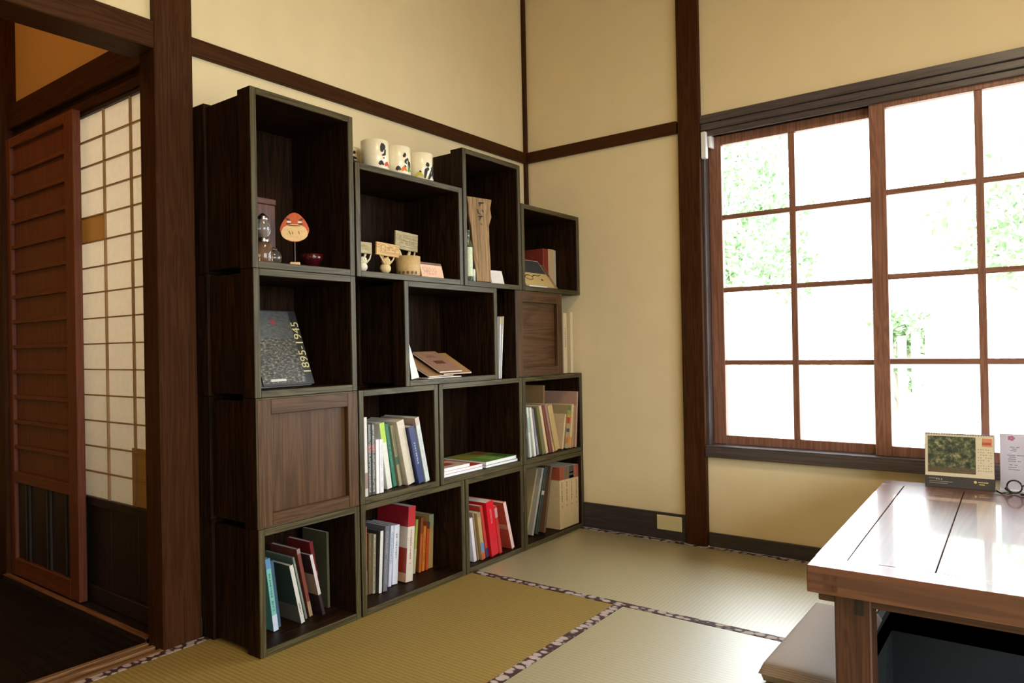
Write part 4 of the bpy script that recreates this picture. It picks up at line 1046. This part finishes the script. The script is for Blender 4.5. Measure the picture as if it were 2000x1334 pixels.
# dovetail key showing on the front corner
o = B('joint_key', (0.036, 0.066, -0.0008, 0.010, TZ - 0.029, TZ - 0.016), TDz, tbl); o = B('joint_key', (0.036, 0.066, -0.0008, 0.010, TZ - 0.052, TZ - 0.039), TDz, tbl)
za = TZ - TT
for yy in (0.060, TL - 0.145):
    B('cross_rail', (0.012, TW - 0.012, yy, yy + 0.05, za - 0.034, za), TD, tbl, bevel=0.002)
for xx in (0.065, TW - 0.115):
    B('side_apron', (xx, xx + 0.05, 0.10, TL - 0.10, za - 0.050, za), TDy, tbl, bevel=0.002)
lw = 0.078
def leg(x, y):
    w = MB(); w.box(0, lw, 0, lw, 0.0006, za - 0.002)
    return w.build('leg', TDz, tbl, loc=(x, y, 0), bevel=0.003)
for (x, y) in ((0.048, 0.052), (TW - 0.048 - lw, 0.052), (0.048, TL - 0.052 - lw), (TW - 0.048 - lw, TL - 0.052 - lw)): leg(x, y)
o = B('mortise_slot', (0.092, 0.112, 0.0505, 0.053, za - 0.052, za - 0.003), dark_w('z'), tbl)

# seat cushion left of the table
def cushion(label, x0, x1, y0, y1, z0, h, mat, rz=0, group=None):
    t = MB(); nx, ny = 14, 22
    cx, cy = (x0 + x1) / 2, (y0 + y1) / 2; a, b2 = (x1 - x0) / 2, (y1 - y0) / 2
    def prof(u, v):
        e = 1 - max(abs(u) ** 10, abs(v) ** 14)
        return h * (0.5 + 0.5 * max(0, e) ** 0.35)
    rows = []
    for side in (1, -1):
        idx = []
        for j in range(ny + 1):
            for i in range(nx + 1):
                u = -1 + 2 * i / nx; v = -1 + 2 * j / ny
                u = math.copysign(abs(u) ** 0.6, u); v = math.copysign(abs(v) ** 0.6, v)
                z = prof(u, v) if side == 1 else max(0.0, h * 0.5 - (prof(u, v) - h * 0.5))
                idx.append(len(t.v)); t.v.append((u * a, v * b2, z))
        for j in range(ny):
            for i in range(nx):
                k = j * (nx + 1) + i
                q = (idx[k], idx[k + 1], idx[k + nx + 2], idx[k + nx + 1])
                t.f.append(q if side == 1 else q[::-1]); t.mi.append(0)
    root = thing('seat_cushion', label, 'cushion', (cx, cy, z0), rz, group)
    t.build('cover', mat, root, smooth=True)
    pts = []
    for k in range(64):
        an = 2 * math.pi * k / 64
        c_, s_ = math.cos(an), math.sin(an); mm = max(abs(c_), abs(s_)) ** 0.85
        pts.append((a * c_ / mm * 0.995 if abs(c_) < 1 else a * c_, b2 * s_ / mm * 0.995, h * 0.5))
    return root
def fabric(name, color):
    mt, nt, b = _new(name)
    mp = coords(nt, (1, 1, 1), rnd=False)
    wv = nt.nodes.new('ShaderNodeTexWave'); wv.bands_direction = 'Y'; wv.inputs['Scale'].default_value = 90; wv.inputs['Distortion'].default_value = 3; wv.inputs['Detail'].default_value = 3
    nt.links.new(mp.outputs[0], wv.inputs['Vector'])
    rp = ramp(nt, tuple(c * 0.8 for c in color), tuple(c * 1.15 for c in color), 0.2, 0.8)
    nt.links.new(wv.outputs['Fac'], rp.inputs[0]); nt.links.new(rp.outputs[0], b.inputs['Base Color'])
    b.inputs['Roughness'].default_value = 0.75; b.inputs['Sheen Weight'].default_value = 0.3
    bp = nt.nodes.new('ShaderNodeBump'); bp.inputs['Strength'].default_value = 0.3; bp.inputs['Distance'].default_value = 0.001
    nt.links.new(wv.outputs['Fac'], bp.inputs['Height']); nt.links.new(bp.outputs[0], b.inputs['Normal'])
    return mt
cushion('grey-brown woven seat cushion on the tatami left of the table leg', 1.585, 1.788, -1.205, -0.62, 0.0006, 0.056, fabric('cushion_fabric', (0.30, 0.235, 0.19)))

# desk calendar
PAPER = plain('calendar_paper', (0.66, 0.58, 0.40), rough=0.6, var=0.03)
BLK = plain('calendar_base', (0.05, 0.045, 0.04), rough=0.5)
ZT_ = TZ + 0.0006
t = thing('desk_calendar', 'spiral-bound desk calendar with a tree photograph, standing on the table', 'calendar', (1.868, -0.248, ZT_), rz=R(2.5))
CWd, CH = 0.206, 0.186
lean = R(12)
ML = Matrix.Rotation(-lean, 4, 'X')
def cal(nm, x0, x1, z0, z1, off, mat, th=0.0006):
    return MB().box(x0, x1, -off - th, -off, z0, z1).build(nm, mat, t, rot=(-lean, 0, 0))
o = MB().box(0, CWd, 0.0, 0.0015, 0, CH).build('stand_front', BLK, t, rot=(-lean, 0, 0))
yb = 2 * CH * math.sin(lean)
o = MB().box(0, CWd, -0.0015, 0, 0, CH).build('stand_back', BLK, t, loc=(0, yb, 0), rot=(lean, 0, 0))
cal('page', 0.0015, CWd - 0.0015, 0.038, CH - 0.002, 0.0, PAPER)
mt_ph = photo_mat('tree_photo', [(0.34, (0.012, 0.020, 0.016)), (0.47, (0.045, 0.065, 0.04)), (0.56, (0.14, 0.15, 0.07)), (0.68, (0.42, 0.38, 0.22))], 11, detail=5, seed=1.7)
cal('photograph', 0.010, 0.152, 0.068, CH - 0.010, 0.0007, mt_ph)
cal('photograph_ground', 0.010, 0.152, 0.050, 0.069, 0.0008, photo_mat('field_photo', [(0.35, (0.05, 0.04, 0.03)), (0.65, (0.17, 0.13, 0.06))], 40, stretch=(1, 1, 4)))
cal('month_block', 0.172, 0.200, CH - 0.040, CH - 0.012, 0.0008, plain('calendar_orange', (0.62, 0.24, 0.12), var=0.08))
cal('month_bar', 0.172, 0.196, CH - 0.034, CH - 0.026, 0.0015, plain('calendar_red', (0.45, 0.08, 0.04)))
mkk = MB()
rr = random.Random(3)
for r_ in range(9):
    z = CH - 0.052 - r_ * 0.009
    for c_ in range(6):
        if rr.random() < 0.75:
            x = 0.158 + c_ * 0.0072
            mkk.quad([(x, -0.0014, z), (x + 0.004 * rr.uniform(.6, 1), -0.0014, z), (x + 0.004, -0.0014, z + 0.0022), (x, -0.0014, z + 0.0022)])
mkk.build('dates', plain('date_ink', (0.30, 0.24, 0.15)), t, rot=(-lean, 0, 0))
g = MB()
for x, w_, z, h_ in ((0.012, 0.030, 0.028, 0.0015), (0.034, 0.004, 0.024, 0.005), (0.041, 0.004, 0.024, 0.005), (0.049, 0.004, 0.024, 0.005), (0.014, 0.070, 0.018, 0.0014), (0.014, 0.055, 0.012, 0.0014)):
    g.quad([(x, -0.0005, z), (x + w_, -0.0005, z), (x + w_, -0.0005, z + h_), (x, -0.0005, z + h_)])
g.build('small_print', plain('grey_print', (0.36, 0.33, 0.27)), t, rot=(-lean, 0, 0))
g = MB(); cx_, cz_ = 0.150, 0.024
g.quad([(cx_ + 0.0045 * math.cos(k * math.pi / 6), -0.0006, cz_ + 0.0045 * math.sin(k * math.pi / 6)) for k in range(12)])
for x, w_, z, h_ in ((0.158, 0.030, 0.0225, 0.0035), (0.161, 0.016, 0.0155, 0.003)):
    for k in range(6):
        g.quad([(x + w_ * k / 6, -0.0006, z), (x + w_ * (k + .75) / 6, -0.0006, z), (x + w_ * (k + .75) / 6, -0.0006, z + h_), (x + w_ * k / 6, -0.0006, z + h_)])
g.build('emblem', plain('gold_print', (0.70, 0.55, 0.20)), t, rot=(-lean, 0, 0))
top = Vector((0, CH * math.sin(lean), CH * math.cos(lean)))
for k in range(26):
    x = 0.006 + k * (CWd - 0.012) / 25
    MB().tube([(x, top.y + 0.0045 * math.cos(a), top.z - 0.001 + 0.0045 * math.sin(a)) for a in [2 * math.pi * j / 10 for j in range(10)]], 0.0006, 5, closed=True).build('spiral_loop', plain('spiral_wire', (0.12, 0.10, 0.09), rough=0.4, metal=0.6), t)

# acrylic leaflet stand
t = thing('leaflet_stand', 'clear leaflet stand with a pale lilac price sheet, right of the desk calendar', 'leaflet stand', (2.086, -0.214, ZT_), rz=R(2.0))
LW, LH = 0.205, 0.190
AC = clear_glass('acrylic', (0.96, 0.97, 0.97))
sl = R(9)
MB().box(0, LW, -0.001, 0.0, 0, LH).build('front_sheet', AC, t, rot=(-sl, 0, 0))
MB().box(0, LW, -0.030, 0.045, 0.0, 0.0022).build('foot', plain('acrylic_foot', (0.72, 0.72, 0.70), rough=0.1), t)
o = MB().box(0.002, LW - 0.002, 0.0008, 0.0016, 0.004, LH).build('price_sheet', paper_material('price_sheet_paper', (0.78, 0.70, 0.72), 0.5), t, rot=(-sl, 0, 0))
g = MB(); rr = random.Random(9)
for (x, w_, z) in [(0.030, 0.030, 0.145), (0.032, 0.022, 0.139), (0.030, 0.020, 0.133), (0.022, 0.055, 0.118), (0.028, 0.020, 0.112), (0.024, 0.034, 0.105), (0.024, 0.036, 0.098), (0.028, 0.026, 0.086), (0.025, 0.03, 0.078), (0.025, 0.035, 0.070), (0.11, 0.05, 0.150), (0.11, 0.04, 0.140), (0.11, 0.05, 0.120), (0.11, 0.05, 0.100), (0.11, 0.04, 0.090)]:
    n_ = int(w_ / 0.0045)
    for k in range(n_):
        if rr.random() < 0.85:
            g.quad([(x + k * 0.0045, -0.0013, z), (x + k * 0.0045 + 0.0036, -0.0013, z), (x + k * 0.0045 + 0.0036, -0.0013, z + 0.0022), (x + k * 0.0045, -0.0013, z + 0.0022)])
g.build('print_lines', plain('print_grey', (0.16, 0.14, 0.18)), t, rot=(-sl, 0, 0))
g = MB()
for k in range(5):
    a = 2 * math.pi * k / 5
    cx_, cz_ = 0.034 + 0.006 * math.cos(a), 0.176 + 0.005 * math.sin(a)
    g.quad([(cx_ + 0.005 * math.cos(j * math.pi / 4), -0.0014 - k * 0.00005, cz_ + 0.004 * math.sin(j * math.pi / 4)) for j in range(8)])
g.build('flower_print', plain('flower_pink', (0.42, 0.14, 0.22)), t, rot=(-sl, 0, 0))

# black eyeglasses lying in front of the leaflet stand
t = thing('eyeglasses', 'black-rimmed eyeglasses propped against the leaflet stand', 'eyeglasses', (2.128, -0.262, ZT_), rz=R(-8))
FR = plain('black_acetate', (0.012, 0.016, 0.016), rough=0.15, spec=0.7)
def oval(cx, cz, rx, rz_, y=0.0, n=20): return [(cx + rx * math.cos(2 * math.pi * k / n), y, cz + rz_ * math.sin(2 * math.pi * k / n)) for k in range(n)]
MB().tube(oval(0.0, 0.024, 0.021, 0.0205), 0.0028, 8, closed=True).build('rim', FR, t, smooth=True)
MB().tube(oval(0.052, 0.024, 0.021, 0.0205), 0.0028, 8, closed=True).build('rim', FR, t, smooth=True)
MB().tube([(0.020, 0, 0.028), (0.026, -0.003, 0.031), (0.032, 0, 0.028)], 0.0024, 8).build('bridge', FR, t, smooth=True)
MB().tube([(-0.020, 0, 0.024), (-0.024, -0.010, 0.016), (-0.004, -0.022, 0.005), (-0.030, -0.030, 0.0035), (-0.046, -0.026, 0.009)], 0.0032, 8).build('temple_arm', FR, t, smooth=True)
MB().tube([(0.073, 0, 0.024), (0.078, -0.010, 0.016), (0.050, -0.022, 0.005), (0.020, -0.020, 0.0035)], 0.0032, 8).build('temple_arm', FR, t, smooth=True)

# ------------------------------------------------------------------ door sensor and blank wall plate
t = thing('door_sensor', 'white magnetic contact sensor at the top left of the window', 'sensor', (0.998, -0.008, 1.745))
WPL = plain('white_plastic', (0.72, 0.72, 0.74), rough=0.35, var=0.02)
B('sensor_body', (-0.014, 0.010, -0.014, 0.014, 0.0, 0.120), WPL, t, bevel=0.003)
B('magnet', (0.012, 0.024, 0.010, 0.052, 0.050, 0.105), WPL, t, bevel=0.002)
t = thing('wall_plate', 'blank cream cover plate set in the dark baseboard', 'wall plate', (0.795, -0.0165, 0.080))
B('plate', (-0.062, 0.062, -0.007, 0.0, -0.034, 0.034), plain('plate_cream', (0.62, 0.54, 0.30), rough=0.5, var=0.03), t, bevel=0.002)
B('frame', (-0.068, 0.068, -0.003, 0.0, -0.040, 0.040), plain('plate_frame', (0.04, 0.035, 0.03)), t)

# added housing at the room's fill light; corridor lamp body
t = thing('ceiling_lamp', 'added square housing for the unseen fill light above the room', 'lamp', (2.3, -2.1, 2.915))
B('housing', (-0.40, 0.40, -0.40, 0.40, 0.0, 0.08), kumiko_w('x'), t)
t = thing('corridor_lamp', 'small square ceiling lamp in the corridor', 'lamp', (-0.75, -3.0, 2.85))
B('housing', (-0.2, 0.2, -0.2, 0.2, 0.0, 0.14), kumiko_w('x'), t)

# ------------------------------------------------------------------ garden outside
def ground_mat():
    mt, nt, b = _new('garden_gravel')
    mp = coords(nt, (3, 3, 3), rnd=False)
    nz = nt.nodes.new('ShaderNodeTexNoise'); nz.inputs['Detail'].default_value = 8
    nt.links.new(mp.outputs[0], nz.inputs['Vector'])
    rp = ramp(nt, (0.42, 0.40, 0.34), (0.60, 0.58, 0.52)); nt.links.new(nz.outputs['Fac'], rp.inputs[0]); nt.links.new(rp.outputs[0], b.inputs['Base Color'])
    b.inputs['Roughness'].default_value = 0.95
    return mt
GR = ground_mat()
struct(B('ground', (-30, 40, 0.13, 40, -0.55, -0.45), GR))
struct(B('ground_side', (4.75, 40, -30, 0.13, -0.55, -0.45), GR))
# eave above the window
struct(B('eave', (-1.5, 6.0, 0.12, 0.66, 1.985, 2.03), wood('eave_wood', (0.25, 0.24, 0.24), (0.38, 0.37, 0.37), 'x')))
t = thing('garden_fence', 'weathered pale picket fence across the garden', 'fence', (-2.4, 4.2, -0.45))
FW = wood('fence_wood', (0.35, 0.32, 0.28), (0.55, 0.52, 0.46), 'z', rough=0.8)
pk = MB().box(0, 0.07, 0, 0.02, 0, 1.45)
first = pk.build('picket', FW, t)
for k in range(1, 56):
    c = first.copy(); COL.objects.link(c); c.parent = t; c.location = (k * 0.11, 0, 0); c.scale = (1, 1, 1 + 0.05 * math.sin(k * 1.7))
B('fence_rail', (0, 6.2, 0.021, 0.05, 1.10, 1.17), FW, t); B('fence_rail', (0, 6.2, 0.021, 0.05, 0.35, 0.42), FW, t)
LEAF = plain('leaf_green', (0.17, 0.28, 0.13), rough=0.6, var=0.5, scale=3)
LEAF2 = plain('leaf_light', (0.22, 0.33, 0.17), rough=0.6, var=0.4, scale=3)
BARK = wood('bark', (0.28, 0.25, 0.21), (0.42, 0.38, 0.33), 'z', rough=0.9)
def tree(label, x, y, z, h, cr, n, mat, seed, name='garden_tree'):
    t = thing(name, label, 'tree', (x, y, z))
    rr = random.Random(seed)
    MB().tube([(0, 0, 0), (0.04, 0.02, h * 0.35), (-0.03, 0.0, h * 0.7), (0, 0, h * 0.95)], [0.09, 0.07, 0.05, 0.02], 8).build('trunk', BARK, t)
    for k in range(6):
        a = rr.uniform(0, 6.28); zz = h * rr.uniform(0.4, 0.75)
        MB().tube([(0, 0, zz), (math.cos(a) * cr * 0.5, math.sin(a) * cr * 0.5, zz + 0.25), (math.cos(a) * cr * 0.85, math.sin(a) * cr * 0.85, zz + 0.6)], [0.03, 0.02, 0.008], 6).build('branch', BARK, t)
    mb = MB()
    blobs = [(rr.uniform(-.6, .6) * cr, rr.uniform(-.6, .6) * cr, h * rr.uniform(.55, 1.1), cr * rr.uniform(.35, .6)) for _ in range(14)]
    for i in range(n):
        bx, by, bz, br = blobs[i % 14]
        v = Vector((rr.gauss(0, 1), rr.gauss(0, 1), rr.gauss(0, 1))).normalized() * br * rr.uniform(0.55, 1.0)
        p = Vector((bx, by, bz)) + v
        d1_ = Vector((rr.uniform(-1, 1), rr.uniform(-1, 1), rr.uniform(-1, 1))).normalized(); d2_ = d1_.orthogonal().normalized()
        s = rr.uniform(0.035, 0.07)
        mb.quad([p - d1_ * s, p + d2_ * s * 0.5, p + d1_ * s, p - d2_ * s * 0.5])
    o = mb.build('foliage', mat, t); o['kind'] = 'stuff'
    return t
tree('leafy garden tree seen through the upper left panes', -1.0, 6.0, -0.45, 3.6, 1.0, 2600, LEAF, 1)
tree('pale leafy garden tree seen through the right-hand panes', 2.35, 5.2, -0.45, 3.0, 1.1, 3200, LEAF2, 2)
tree('small bright shrub just beyond the window stile', 1.02, 4.9, -0.45, 1.5, 0.28, 700, LEAF2, 3, name='garden_shrub')
